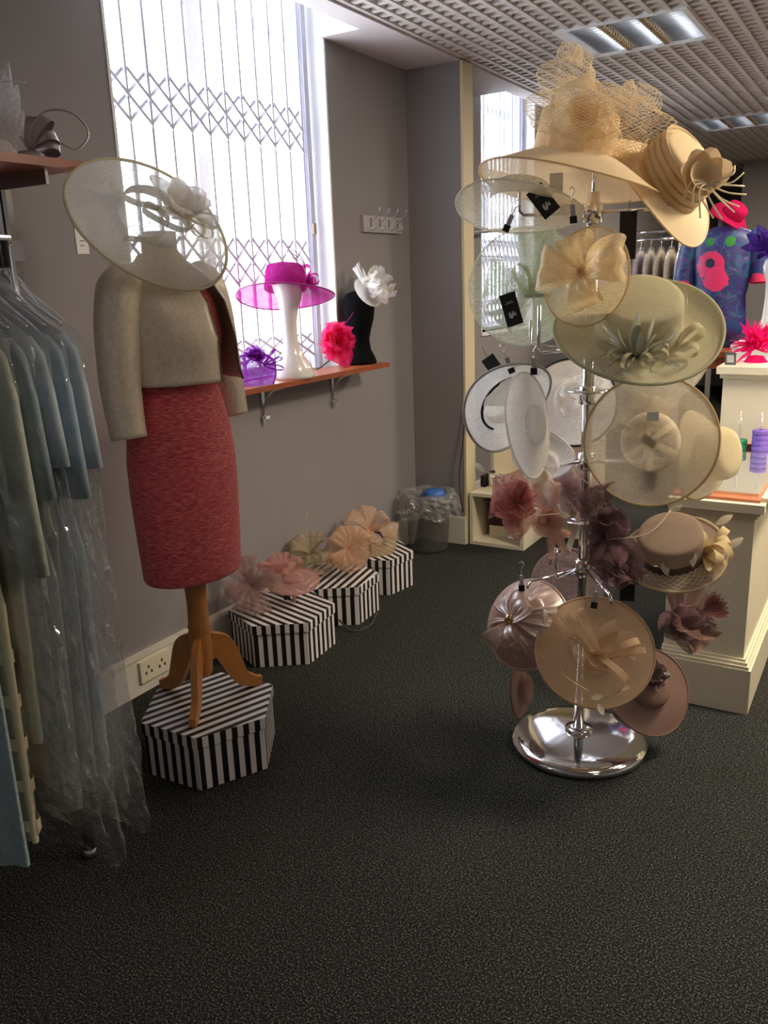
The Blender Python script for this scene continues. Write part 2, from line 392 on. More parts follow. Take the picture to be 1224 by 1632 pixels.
# ------------------------------------------------------------------ decoration helpers (petals, loops, quills)
def frame_to(n, p, up=Vector((0, 0, 1))):
    n = Vector(n).normalized(); x = up.cross(n)
    if n.z > .85: x = Vector((.9, .43, 0)); x = x-n*x.dot(n)
    if x.length < 1e-4: x = Vector((1, 0, 0))
    x.normalize(); y = n.cross(x); M_ = Matrix.Identity(4)
    for i in range(3): M_[i][0] = x[i]; M_[i][1] = y[i]; M_[i][2] = n[i]; M_[i][3] = p[i]
    return M_
def petal_mb(b, d, n, L, W, curl=.3, cup=.2, shape='round', ruf=0, nu=7, nv=6, ph=0):
    b = Vector(b); d = Vector(d).normalized(); n = Vector(n); n = (n-d*n.dot(d)).normalized(); s = d.cross(n)
    def fn(u, v):
        v = v*2-1
        if shape == 'round': w = W*(math.sin(math.pi*min(1, (.06+.9*u)**.75)))**.7
        elif shape == 'leaf': w = W*math.sin(math.pi*(.03+.96*u))**.9
        elif shape == 'fan': w = W*(.10+.9*u**.8)
        elif shape == 'feather': w = W*(math.sin(math.pi*(.05+.93*u**1.3)))**.6
        else: w = W
        return b+d*(L*(u-.25*abs(curl)*u*u*u))+n*(curl*L*u*u)+s*(v*w)+n*(cup*w*v*v)+n*(ruf*L*u*math.sin(v*6+ph+u*2))
    return MB().grid(fn, nu, nv)
def petal(par, mat, *a, name='petal', **k): return petal_mb(*a, **k).build(name, mat, par)
def loop(par, mat, b, d, n, L, Hh, wd, name='ribbon_loop', twist=0, pinch=0, ruf=0):
    b = Vector(b); d = Vector(d).normalized(); n = Vector(n); n = (n-d*n.dot(d)).normalized(); s = d.cross(n)
    def fn(u, v):
        a = 2*math.pi*u; v = v*2-1
        return b+d*(L*(1-math.cos(a))/2)+n*(Hh*math.sin(a)*math.sin(a/2))+s*(wd*(1-pinch*(1-math.sin(a/2)**2))*v+twist*L*(u-.5))+n*(ruf*L*math.sin(7*v+9*u)*math.sin(a/2))
    return MB().grid(fn, 22, 8 if pinch else 2).build(name, mat, par)
def bow(par, mat, c, ax, L, wd, n=6, el=.5, seed=1, a0=0, spread=2*math.pi, Hh=.35, name='bow_loop'):
    rn = random.Random(seed); M3 = frame_to(ax, c).to_3x3(); ax = Vector(ax).normalized()
    Hh *= .75
    for k in range(n):
        a = a0+spread*k/n+rn.uniform(-.3, .3); e = el*rn.uniform(.4, 1.3); l_ = L*rn.uniform(.85, 1.12)
        d = M3 @ Vector((math.cos(a)*math.cos(e), math.sin(a)*math.cos(e), math.sin(e)))
        loop(par, mat, c, d, ax+M3 @ Vector((rn.uniform(-.4, .4), rn.uniform(-.4, .4), 0)), l_, l_*Hh, wd*rn.uniform(.85, 1.1), name, 0, .8, .035)
def quill(par, mat, pts, r=.0015, name='quill'): return MB().tube(smoothpath(pts, 6), r, 5).build(name, mat, par)
def ribbon(par, mat, pts, wd, side, name='ribbon'):
    P_ = smoothpath(pts, 7); side = Vector(side).normalized(); N = len(P_)-1
    return MB().grid(lambda u, v: P_[round(u*N)]+side*((v*2-1)*wd), N, 1).build(name, mat, par)
def flower(par, mat, c, ax, L, W, n=7, rows=2, curl=.35, shape='round', ruf=.05, seed=1):
    rnd = random.Random(seed); M_ = frame_to(ax, c); M3 = M_.to_3x3(); ax = Vector(ax).normalized()
    for r_ in range(rows):
        for k in range(n):
            a = 2*math.pi*(k+.5*r_)/n+rnd.uniform(-.15, .15); el = .25+.5*r_+rnd.uniform(-.15, .15)
            d = M3 @ Vector((math.cos(a)*math.cos(el), math.sin(a)*math.cos(el), math.sin(el)))
            l_ = L*(1-.22*r_)*rnd.uniform(.85, 1.12)
            petal(par, mat, c, d, ax, l_, W*rnd.uniform(.85, 1.1), curl=curl*rnd.uniform(.3, 1.2), cup=rnd.uniform(.1, .4), shape=shape, ruf=ruf, ph=rnd.uniform(0, 6))
def brim_fn(rc, Rr, droop, pw, wave, k, ph, ey):
    def z(s, a): return -droop*s**pw+wave*s*s*math.sin(k*a+ph)
    return lambda u, v: ((rc+(Rr-rc)*u)*math.cos(2*math.pi*v), (rc+(Rr-rc)*u)*ey*math.sin(2*math.pi*v), z(u, 2*math.pi*v))
def hat(name, label, cat, loc, n, Rr, mat, rc=None, hc=.06, droop=.02, pw=1.5, wave=0, k=2, ph=0, ey=1, edge=None, crown=True, er=.003, band=None, group='hats on the chrome stand', twist=0, flat=False):
    M_ = frame_to(n, loc)
    if twist: M_ = M_ @ Matrix.Rotation(twist, 4, 'Z')
    t = empty(name, label, cat, M_, group=group)
    rc = rc or Rr*.45
    fn = brim_fn(rc, Rr, droop, pw, wave, k, ph, ey)
    MB().grid(fn, 10, 56, closev=True).build('brim', mat, t)
    MB().tube([fn(1, j/56) for j in range(56)], er, 6, closed=True).build('brim_edge', edge or mat, t)
    if crown:
        prof = [(rc, 0), (rc*.99, hc*.35), (rc*.965, hc*.75), (rc*.88, hc*.95), (rc*.6, hc*1.03), (rc*.25, hc*1.05), (.001, hc*1.05)]
        if flat: prof = [(rc, 0), (rc*.985, hc*.4), (rc*.97, hc*.82), (rc*.955, hc*.93), (rc*.91, hc*.985), (rc*.8, hc*1.01), (rc*.4, hc*1.03), (.001, hc*1.035)]
        MB().lathe(prof, 40, ey=ey).build('crown', mat, t)
        if band: MB().lathe([(rc*1.012, .002), (rc*1.008, hc*.3), (rc*.985, hc*.34)], 40, ey=ey).build('hat_band', band, t)
    return t
def price_tag(par, wpos, ang, w_=.045, h_=.085, tilt=0, crest=True):
    """black swing ticket, given in world space, kept as a part of its hat"""
    iv = minv(par); P_ = Vector(wpos); t = Vector((-P_.x, -P_.y, 0)).normalized()
    M_ = frame_to(t, P_) @ Matrix.Rotation(ang, 4, 'Z')
    o = MB().box(-w_/2, -h_/2, -.001, w_/2, h_/2, .001, M_).build('swing_ticket', black, par, False, iv)
    if crest:
        c = MB()
        for a in range(7): c.box(-.010+.003*a-.001, -.022-.004*math.sin(a), .0012, -.0075+.003*a, -.010+.005*math.sin(a*2.1), .0016, M_)
        c.box(-.012, .018, .0012, .012, .0195, .0016, M_).box(-.009, .023, .0012, .009, .0242, .0016, M_)
        c.build('crest', ink, o, False)
        # keep the crest in the hat's space
        o2 = COL.objects[-1]; 
        me = o2.data
        for v in me.vertices: v.co = iv @ v.co
    MB().tube([M_ @ Vector((0, h_/2-.006, .001)), M_ @ Vector((.004, h_/2+.03, -.01))], .0008, 4).build('tag_string', black, par, True, iv)
    return o
clipm = pmat('clip rubber', srgb(16, 16, 18), .5)
def clip(par, top, bot):
    """skirt-hanger clip: chrome jaws with black tip and wire hook, world space"""
    iv = minv(par); a = Vector(top); b = Vector(bot); d = (b-a)
    t = Vector((-a.x, -a.y, 0)).normalized(); x = t.cross(d).normalized(); n = x.cross(d).normalized()
    M_ = Matrix.Identity(4); y = -d.normalized()
    for i in range(3): M_[i][0] = x[i]; M_[i][1] = y[i]; M_[i][2] = n[i]; M_[i][3] = b[i]
    o = MB().box(-.006, .010, -.005, .006, .04, .005, M_).build('clip', chrome, par, False, iv)
    MB().box(-.009, -.006, -.007, .009, .012, .007, M_).build('clip_tip', clipm, par, False, iv)
    MB().tube([M_ @ Vector(p) for p in ((0, .04, 0), (0, .06, 0), (.008, .07, 0), (.004, .082, 0), (-.006, .078, 0))], .0015, 5).build('hook', chrome, par, True, iv)

# ------------------------------------------------------------------ hat stand
SX, SY = -0.772, 2.462
st = empty('hat_stand', 'tall chrome hat stand on a round mirrored base', 'hat stand', loc=(SX, SY, 0)); sv = minv(st)
MB().lathe([(.215, 0), (.222, .008), (.218, .022), (.20, .032), (.16, .040), (.10, .046), (.05, .050), (.024, .052)], 56, Matrix.Translation((SX, SY, 0)), cap0=True, cap1=True).build('base', chrome, st, True, sv)
MB().lathe([(.045, .050), (.045, .058), (.022, .062)], 28, Matrix.Translation((SX, SY, 0)), cap1=True).build('base_collar', chrome, st, True, sv)
MB().tube([(SX, SY, .05), (SX, SY, 1.72)], .017, 20).build('pole', chrome, st, True, sv)
MB().tube([(SX, SY, 1.70), (SX, SY, 1.80)], .006, 10).build('top_rod', chrome, st, True, sv)
for z in (1.665, 1.29, 1.155, .955, .615): MB().lathe([(.017, -.028), (.026, -.026), (.026, .026), (.017, .028)], 20, Matrix.Translation((SX, SY, z))).build('collar', chrome, st, True, sv)
for z in (1.168, .77): MB().lathe([(.018, -.002), (.062, -.002), (.062, .002), (.018, .002)], 32, Matrix.Translation((SX, SY, z))).build('ring_plate', chrome, st, True, sv)
VR = Vector((.955, .297, 0)); VT = Vector((.297, -.955, 0))        # right and towards, as seen by a shopper at the door
def arm(z, r_, t_, up, name='arm'):
    c = Vector((SX, SY, z)); e = c+VR*r_+VT*t_
    pts = [c, e-(e-c).normalized()*.012, e+Vector((0, 0, .012 if up > 0 else -.012)), e+Vector((0, 0, up))]
    MB().tube(pts, .005, 8).build(name, chrome, st, True, sv)
arm(1.665, -.20, .06, .085); arm(1.665, .20, .04, .05); arm(1.665, -.02, .20, -.03); arm(1.29, -.14, .10, .13); arm(1.29, .16, .10, .06)
arm(1.29, .10, -.14, .02); arm(1.29, -.18, -.14, .08); arm(.955, -.17, .12, .16); arm(.955, .17, .02, .05); arm(.955, .28, -.05, .02); arm(.615, -.16, .16, -.02); arm(.615, .08, .24, -.03); arm(.615, .22, .06, .05); arm(.615, -.08, .12, .1); arm(.615, .24, -.04, -.05)
arm(.35, .16, -.03, -.02); arm(.35, -.15, .03, -.03)

HT = {
'H1':((-0.827,2.441,1.770),(0.130,0.160,0.978),0.241), 'H2':((-0.600,2.564,1.737),(0.762,-0.233,0.605),0.187), 'H3':((-0.946,2.351,1.693),(-0.005,0.338,0.941),0.170),
'H4':((-1.003,2.543,1.471),(0.269,-0.957,0.112),0.174), 'H5':((-0.731,2.261,1.497),(-0.218,-0.955,0.202),0.119), 'H6':((-0.616,2.381,1.337),(0.191,-0.538,0.821),0.214),
'H6b':((-0.621,2.662,1.277),(0.410,-0.868,0.279),0.152), 'H7':((-0.569,2.395,1.042),(-0.321,0.918,-0.231),0.176), 'H8':((-0.964,2.293,1.148),(-0.773,0.510,0.377),0.139),
'H9':((-0.837,2.186,1.106),(0.987,-0.009,0.163),0.138), 'H9b':((-0.857,2.589,1.116),(0.481,-0.811,0.333),0.128), 'H9c':((-0.883,2.371,0.966),(0.119,-0.895,-0.429),0.090),
'H10':((-0.460,2.660,0.960),(0.926,-0.322,0.198),0.124), 'H11':((-0.912,2.268,0.857),(0.039,-0.939,0.341),0.083), 'H12':((-0.845,2.330,0.791),(0.409,-0.835,0.368),0.075),
'H12b':((-0.854,2.537,0.844),(0.300,-0.893,0.335),0.090), 'H13':((-0.672,2.342,0.751),(0.442,-0.812,0.382),0.091), 'H14':((-0.501,2.437,0.711),(-0.021,-0.496,0.868),0.143),
'H14b':((-0.853,2.558,0.519),(0.285,-0.854,0.435),0.114), 'H15':((-0.896,2.262,0.483),(-0.198,-0.862,0.467),0.143), 'H16':((-0.658,2.232,0.452),(0.324,-0.745,0.583),0.163),
'H17':((-0.490,2.514,0.464),(0.535,-0.665,0.520),0.115), 'H18':((-0.566,2.522,0.215),(0.453,-0.624,0.637),0.130), 'H19':((-0.940,2.385,0.192),(0.986,0.100,0.137),0.087)}
X_ = Vector((1, 0, 0)); Y_ = Vector((0, 1, 0)); Z_ = Vector((0, 0, 1))
peach = sheer('peach sinamay', srgb(244, 220, 182), .93, var=.07, transl=.35)
tan = sheer('tan straw', srgb(236, 212, 174), .99, var=.02, transl=.25)
ivory = sheer('ivory sinamay', srgb(232, 226, 208), .72, transl=.5, shine=.04)
palegreen = sheer('pale mint sinamay', srgb(214, 222, 200), .55, transl=.5)
creamor = sheer('cream organza', srgb(236, 218, 180), .62, transl=.5, shine=.05)
sage = sheer('sage sinamay', srgb(198, 190, 158), .92, var=.1, transl=.3)
sagef = sheer('sage feather', srgb(192, 194, 178), .92, var=.06, transl=.4)
beige = sheer('natural sinamay', srgb(226, 212, 188), .76, var=.12, transl=.5)
whites = sheer('white sinamay', srgb(248, 245, 240), .86, var=.12, transl=.4)
whiteo = sheer('white organza', srgb(244, 242, 242), .68, transl=.5)
rose = sheer('dusty rose organza', srgb(214, 150, 142), .72, transl=.4)
nude = sheer('nude organza', srgb(206, 168, 150), .72, transl=.4)
lilac = sheer('lilac organza', srgb(196, 168, 172), .62, transl=.4)
mauve = sheer('dark mauve organza', srgb(132, 102, 108), .72, transl=.35)
taupe = sheer('taupe straw', srgb(168, 146, 128), .93, var=.06, transl=.3)
silverrose = sheer('rose lame', srgb(208, 174, 160), .94, var=.05, shine=.2, transl=.2)
blush = sheer('blush sinamay', srgb(224, 192, 156), .92, var=.06, transl=.4)
brown = sheer('brown taupe straw', srgb(150, 120, 108), .92, var=.06, transl=.3)
creamf = sheer('cream feather', srgb(240, 230, 206), .95, var=.04, transl=.35)

# peach netted hat on top
l, n_, r_ = HT['H1']
h = hat('wide_brim_hat', 'peach sinamay wide brim hat with netting on top of the stand', 'hat', l, n_, .25, peach, flat=True, rc=.112, hc=.115, droop=.075, pw=1.15, wave=.012, k=2, ph=.6)
h.location.z += .045; ROOTM[h.name][2][3] += .045
net = sheer('peach netting', srgb(248, 232, 200), .95, var=.04, transl=.4)
def netsheet(par, fn, nu, nv, mat, th=.0009, name='netting'):
    """open diamond net: every strand a thin strip"""
    a = MB(); pts = {}
    for i in range(nu+1):
        for j in range(nv+1):
            if (i+j) % 2 == 0: pts[i, j] = Vector(fn(i/nu, j/nv))
    for (i, j), p in pts.items():
        for dj in (-1, 1):
            q = pts.get((i+1, j+dj))
            if q is None: continue
            d = (q-p).normalized(); s = d.cross(Vector((.3, -.9, .25))).normalized()*th; t = d.cross(s).normalized()*th
            b = len(a.v); a.v += [p+s, p-s, q-s, q+s, p+t, p-t, q-t, q+t]; a.f += [[b, b+1, b+2, b+3], [b+4, b+5, b+6, b+7]]
    return a.build(name, mat, par, False)
def pouf(c, rx, ry, rz, seed, amp=.25):
    rnd = random.Random(seed); k = [rnd.uniform(0, 6) for _ in range(6)]
    def fn(u, v):
        a = u*2*math.pi; e = (v-.5)*math.pi*.98
        w_ = 1+amp*math.sin(3*a+k[0]+2*e)*math.cos(2*e+k[1])+amp*.6*math.sin(5*a+k[2])*math.sin(4*e+k[3])
        return (c[0]+rx*w_*math.cos(e)*math.cos(a), c[1]+ry*w_*math.cos(e)*math.sin(a), c[2]+rz*w_*math.sin(e))
    return fn
netsheet(h, pouf((-.01, -.125, .07), .115, .07, .085, 2, .3), 72, 72, net, .0006)
netsheet(h, pouf((-.05, -.04, .175), .065, .05, .075, 3, .3), 50, 44, net, .0006)
netsheet(h, pouf((.12, -.05, .085), .10, .06, .085, 4, .3), 56, 50, net, .0006)
fl = sheer('peach fluff', srgb(248, 230, 196), .55, weave=900, var=.4, transl=.5)
flower(h, fl, (-.01, -.115, .06), (0, -1, .3), .085, .035, 9, 2, .25, 'feather', .1, 5)
iv = minv(h); 
MB().box(-.018, -.026, -.0006, .018, .026, .0006, frame_to(VT, Vector((-.845, 2.36, 1.742)))).build('price_sticker', card, h, False, iv)
# tan hat with roses tilted on the right arm
l, n_, r_ = HT['H2']
h = hat('straw_hat', 'tan straw hat with fabric roses tilted at the top right of the stand', 'hat', l, n_, .19, tan, flat=True, rc=.105, hc=.10, droop=.02, wave=.018, k=2, ph=1.2, band=tan)
iv = minv(h); rc_ = iv @ Vector((-.485, 2.44, 1.722)); rn_ = (iv.to_3x3() @ Vector((.5, -.8, .3))).normalized(); RM = frame_to(rn_, rc_)
MB().grid(lambda u, v: RM @ Vector(((.010+.030*u+.006*v)*math.cos(9*v*1.4), (.010+.030*u+.006*v)*math.sin(9*v*1.4), .035*u+.01*math.sin(5*v))), 5, 40).build('rose', tan, h)
R3 = RM.to_3x3()
for k, a in enumerate((2.2, 3.0, 3.9, 4.8, 1.2)): petal(h, tan, rc_, R3 @ Vector((math.cos(a), math.sin(a), .25)), rn_, .085, .04, curl=.35, cup=.4, name='rose_fold')
for k in range(11):
    a = -2.2+k*.33; quill(h, creamf, [RM @ Vector((.02, 0, .02)), RM @ Vector((.02+.05*math.cos(a), .05*math.sin(a), .04+.01*(k % 3))), RM @ Vector((.03+.09*math.cos(a+.5), .085*math.sin(a+.5), .02+.015*(k % 2)))], .0022, 'stem')
for k in range(4):
    fz = .012+.02*k
    MB().grid(lambda u, v: ((.108-.002*k)*math.cos(2*math.pi*u), (.108-.002*k)*math.sin(2*math.pi*u), fz+.02*v+.012*math.sin(2*math.pi*u)), 48, 1, closeu=True).build('fold', tan, h, True, None, .003)
price_tag(h, (-.664, 2.430, 1.598), 0, .045, .125, crest=False)
# ivory saucer from below
l, n_, r_ = HT['H3']
h = hat('saucer_hat', 'ivory sinamay saucer hat seen from below with a black swing ticket', 'hat', l, n_, .178, ivory, rc=.088, hc=.055, droop=.012, wave=.008)
price_tag(h, (-.865, 2.315, 1.695), R(38), .05, .085)
clip(h, (-.925, 2.25, 1.665), (-.945, 2.25, 1.625))
# mint disc
l, n_, r_ = HT['H4']
h = hat('disc_hat', 'pale mint see-through disc hat hanging in front of the far window', 'hat', l, n_, .178, palegreen, rc=.06, hc=.03, droop=.012, wave=.008)
loop(h, sheer('mint ribbon', srgb(196, 200, 150), .9, var=.05), (.015, -.03, .03), (-.35, .9, .3), (.6, .3, .6), .10, .035, .009)
bow(h, palegreen, (.03, -.01, .03), (0, 0, 1), .15, .07, 5, .35, 5, .3, 5.5)
MB().box(.0, -.038, .03, .085, -.026, .034).build('comb', pmat('grey comb', srgb(120, 116, 100), .5), h, False)
ribbon(h, MATS['mint ribbon'], [(.02, -.06, .04), (-.03, -.07, .05), (-.065, -.062, .045)], .006, (0, 0, 1))
price_tag(h, (-.985, 2.385, 1.408), R(16), .048, .095)
# cream fascinator with organza bow
l, n_, r_ = HT['H5']
h = hat('disc_fascinator', 'cream disc fascinator with a knotted organza bow, clipped high on the stand', 'fascinator', l, n_, .126, creamor, rc=.05, hc=.018, droop=.014, wave=.006, er=.0025, edge=sheer('cream binding', srgb(232, 214, 178), .97, var=.02), ey=1.03)
creamb = sheer('cream bow', srgb(240, 214, 164), .8, transl=.5, shine=.05)
for (d, L, q) in (((1, .15, .5), .15, .06), ((-1, .1, .35), .12, .06), ((.4, -1, .4), .10, .04), ((-.3, 1, .35), .10, .045)): loop(h, creamb, (.02, 0, .03), d, (0, 0, 1), L, .045, q, 'bow_loop', 0, .8, .04)
MB().lathe([(.004, -.018), (.014, -.012), (.016, 0), (.014, .012), (.004, .018)], 14, Matrix.Translation((.02, 0, .035))).build('knot', peach, h)
clip(h, (-.745, 2.20, 1.68), (-.742, 2.205, 1.632))
# big sage hat
l, n_, r_ = HT['H6']
h = hat('wide_brim_hat', 'large sage green hat with crown and feather spray at mid height', 'hat', l, n_, .222, sage, flat=True, rc=.116, hc=.12, droop=-.02, wave=.012, k=2, ph=.3, edge=sheer('sage binding', srgb(206, 206, 176), .98, var=.02), er=.0045, band=sage)
rnd = random.Random(11)
for k in range(36):
    a = rnd.uniform(0, 6.28); el = rnd.uniform(.05, 1.1); d = (math.cos(a)*math.cos(el), math.sin(a)*math.cos(el), math.sin(el))
    petal(h, sagef, (-.01, -.135, .03), d, (0, 0, 1), rnd.uniform(.07, .135), rnd.uniform(.006, .011), curl=rnd.uniform(-.3, .5), shape='feather', name='feather', nu=6, nv=3)
for k in range(9):
    a = k*.72; loop(h, sage, (-.01, -.13, .03), (math.cos(a), math.sin(a)*.8, .45), (0, 0, 1), rnd.uniform(.06, .10), .025, .006)
for k in range(5):
    a = -2.9+k*.55; quill(h, sagef, [(-.01, -.13, .03), (-.01+.06*math.cos(a), -.13+.05*math.sin(a), .06), (-.01+.12*math.cos(a), -.13+.075*math.sin(a), .03)], .0018)
    petal(h, sagef, (-.01+.10*math.cos(a), -.13+.07*math.sin(a), .04), (math.cos(a), math.sin(a), 0), (0, 0, 1), .035, .012, shape='leaf', name='feather_tip', nu=4, nv=2)
loop(h, sage, (.10, -.06, .02), (1, .5, .25), (0, 0, 1), .075, .03, .012); loop(h, sage, (.09, -.10, .02), (1, -.2, .3), (0, 0, 1), .06, .025, .009)
price_tag(h, (-.80, 2.44, 1.322), R(-8), .04, .07, crest=False)
# pleated cream hat behind
l, n_, r_ = HT['H6b']
pleat = sheer('pleated cream', srgb(226, 216, 190), .75, transl=.5)
hat('pleated_hat', 'cream pleated hat peeping out behind the large sage hat', 'hat', l, n_, .158, pleat, rc=.07, hc=.05, droop=.02, wave=.02)
# natural disc seen from its underside
l, n_, r_ = HT['H7']
h = hat('sinamay_disc_hat', 'natural beige sinamay disc hat facing out, with tickets showing through', 'hat', l, n_, .182, beige, rc=.082, hc=.035, droop=.016, wave=.004, edge=sheer('beige binding', srgb(214, 196, 158), .98, var=.02), er=.0038)
flower(h, creamf, (.0, .075, .04), (0, .2, 1), .085, .03, 8, 2, .3, 'round', .05, 8)
for k in range(6):
    a = k*1.05+.4; petal(h, creamf, (.0, 0, .04), (math.cos(a), math.sin(a), .2), (0, 0, 1), .11, .010, shape='feather', curl=.2, name='feather', nv=2)
MB().box(-.02, -.14, .004, .02, -.085, .006).build('swing_ticket', black, h, False)
MB().box(-.022, -.012, .040, .022, .012, .042, Matrix.Rotation(.6, 4, 'Z')).build('swing_ticket', black, h, False)
MB().box(-.02, .055, -.012, .012, .08, -.010).build('size_label', card, h, False)
# white hats on the left
l, n_, r_ = HT['H8']
h = hat('white_shaped_hat', 'white folded saucer hat on the left with head band showing', 'hat', l, n_, .142, whites, rc=.07, hc=.04, droop=.02, wave=.022, k=2, ph=.8, er=.004, edge=pmat('pewter binding', srgb(190, 188, 192), .6))
petal(h, whites, (0, 0, -.01), (-.6, -.8, -.1), (0, 0, -1), .12, .06, shape='fan', ruf=.05, curl=.2); petal(h, whites, (0, 0, -.01), (.7, .7, -.1), (0, 0, -1), .11, .06, shape='fan', ruf=.05, curl=.15)
MB().tube([(.085*math.cos(a*.2), .085*math.sin(a*.2), -.012) for a in range(-6, 12)], .004, 6).build('head_band', black, h)
price_tag(h, (-1.01, 2.32, 1.245), R(35), .04, .075, crest=False)
clip(h, (-.945, 2.25, 1.285), (-.925, 2.245, 1.245))
l, n_, r_ = HT['H9']
h = hat('white_oval_hat', 'narrow white oval hat hanging edge-on by a ring', 'hat', l, n_, .146, whites, rc=.055, hc=.02, droop=.012, er=.0035, wave=.003)
clip(h, (-.835, 2.18, 1.285), (-.835, 2.182, 1.25))
l, n_, r_ = HT['H9b']
h = hat('white_loop_hat', 'white hat with curled ribbon loops half hidden behind the pole', 'hat', l, n_, .14, whites, rc=.065, hc=.035, droop=.015, wave=.01, er=.004, edge=black)
for k in range(7):
    a = k*.9; loop(h, whiteo, (.02, -.01, .04), (math.cos(a), math.sin(a), .45), (0, 0, 1), .085, .035, .012)
l, n_, r_ = HT['H9c']
h = hat('white_cocktail_hat', 'small white cocktail hat with feather ends under the oval hat', 'fascinator', l, n_, .095, whites, rc=.06, hc=.03, droop=.03, wave=.012)
for k in range(10):
    a = k*.63; petal(h, creamf, (0, -.02, .03), (math.cos(a), math.sin(a), .35), (0, 0, 1), .085, .010, shape='feather', curl=.4, name='feather', nv=2)
# cream cloche side-on at right
l, n_, r_ = HT['H10']
hat('cream_brim_hat', 'cream hat with a stitched upturned brim beside the counter top', 'hat', l, n_, .135, sheer('cream straw', srgb(232, 216, 176), .93, var=.05, transl=.4), rc=.082, hc=.075, droop=.03, wave=.018, k=2, ph=2.2, er=.0045)
# organza fascinators, middle tier
def organza(name, label, key, mat, mats, Lp, Wp, nf, seed, loops=4, dirs=None, qu=2, group='hats on the chrome stand'):
    l, n_, r_ = HT[key] if isinstance(key, str) else key
    t = empty(name, label, 'fascinator', frame_to(n_, l), group=group); rn = random.Random(seed)
    MB().lathe([(.001, .004), (.03, .003), (.045, -.004), (.047, -.008)], 24).build('base_disc', mat, t)
    for k in range(nf):
        a = (dirs[k % len(dirs)] if dirs else 2*math.pi*k/nf)+rn.uniform(-.25, .25); el = rn.uniform(.1, .8)
        petal(t, mats[k % len(mats)], (0, 0, .005), (math.cos(a)*math.cos(el), math.sin(a)*math.cos(el), math.sin(el)), (0, 0, 1), Lp*rn.uniform(.75, 1.15), Wp*rn.uniform(.8, 1.15), curl=rn.uniform(0, .5), cup=rn.uniform(0, .4), shape='fan' if k % 2 else 'round', ruf=.10, ph=rn.uniform(0, 6), nv=8)
    for k in range(loops):
        a = rn.uniform(0, 6.28); loop(t, mats[0], (0, 0, .015), (math.cos(a), math.sin(a), .6), (0, 0, 1), Lp*.7, .03, .010)
    for k in range(qu):
        a = rn.uniform(0, 6.28); quill(t, creamf, [(0, 0, .02), (Lp*.7*math.cos(a), Lp*.7*math.sin(a), .06), (Lp*1.3*math.cos(a+.3), Lp*1.3*math.sin(a+.3), .03)], .0014)
        petal(t, creamf, (Lp*1.25*math.cos(a+.3), Lp*1.25*math.sin(a+.3), .03), (math.cos(a+.3), math.sin(a+.3), 0), (0, 0, 1), .045, .009, shape='leaf', name='feather_tip', nu=4, nv=2)
    return t
organza('organza_fascinator', 'dusty rose organza fascinator with big folds on the left of the stand', 'H11', rose, [rose], .105, .055, 10, 21, 4)
h = organza('loop_fascinator', 'nude pink fascinator with tall teardrop loops below the white hats', 'H12', nude, [nude, rose], .07, .035, 6, 22, 3)
for a in (1.3, 1.9, -1.5, -1.1): loop(h, nude, (.0, 0, .02), (math.cos(a), math.sin(a), .3), (0, 0, 1), .12, .035, .008)
h = organza('organza_fascinator', 'lilac pink organza fascinator half hidden behind the pole', 'H12b', lilac, [lilac, whiteo], .10, .06, 5, 23, 0)
bow(h, lilac, (0, 0, .02), (0, 0, 1), .12, .05, 6, .4, 9)
loop(h, creamf, (.05, -.05, .02), (-.3, -1, .3), (0, 0, 1), .16, .05, .009)
h = organza('organza_fascinator', 'dark mauve organza fascinator with long draped folds', 'H13', mauve, [mauve], .155, .055, 13, 24, 2, [1.5, -1.4, -1.9, 1.7, -1.1, 2.4, -1.6, 1.2])
# taupe brimmed hat
l, n_, r_ = HT['H14']
h = hat('brimmed_hat', 'taupe straw hat with dark band and cream ribbon curls at the lower right', 'hat', l, n_, .150, taupe, flat=True, rc=.095, hc=.08, droop=.006, wave=.01, k=2, ph=.3, edge=sheer('taupe binding', srgb(222, 206, 174), .98, var=.02), er=.004, band=pmat('brown band', srgb(92, 74, 64), .6))
crm = sheer('cream ribbon', srgb(226, 204, 158), .98, var=.02, transl=.3)
for (d, L) in (((.8, .5, .5), .09), ((.6, -.6, .5), .09), ((.2, -.9, .4), .095), ((1, 0, .7), .075), ((-.3, .6, .6), .07)): loop(h, crm, (.085, -.045, .02), d, (.5, -.3, 1), L, .04, .012)
for (p, d) in (((.13, .03, .05), (1, .3, .2)), ((.14, -.06, .04), (1, .35, .3)), ((-.03, -.10, .01), (-.1, .6, .9)), ((.04, -.10, .03), (.2, .9, .6))): petal(h, creamf, p, d, (0, -.6, .8), .055, .011, shape='leaf', curl=.3, name='feather', nv=2)
vm = MB(); 
netsheet(h, lambda u, v: ((.09+.055*u)*math.cos(3.4+2.9*v), (.09+.055*u)*math.sin(3.4+2.9*v), .004-.006*u), 7, 30, creamf, .0008, 'veil')
price_tag(h, (-.618, 2.406, .592), 0, .042, .085, crest=False)
l, n_, r_ = HT['H14b']
h = hat('lilac_disc_hat', 'dull lilac disc hat hanging at the back below the middle tier', 'hat', l, n_, .118, lilac, rc=.05, hc=.02, droop=.012)
MB().tube([(.06*math.cos(a*.2), .05+.06*math.sin(a*.2), .012) for a in range(0, 16)], .003, 6).build('head_band', mauve, h)
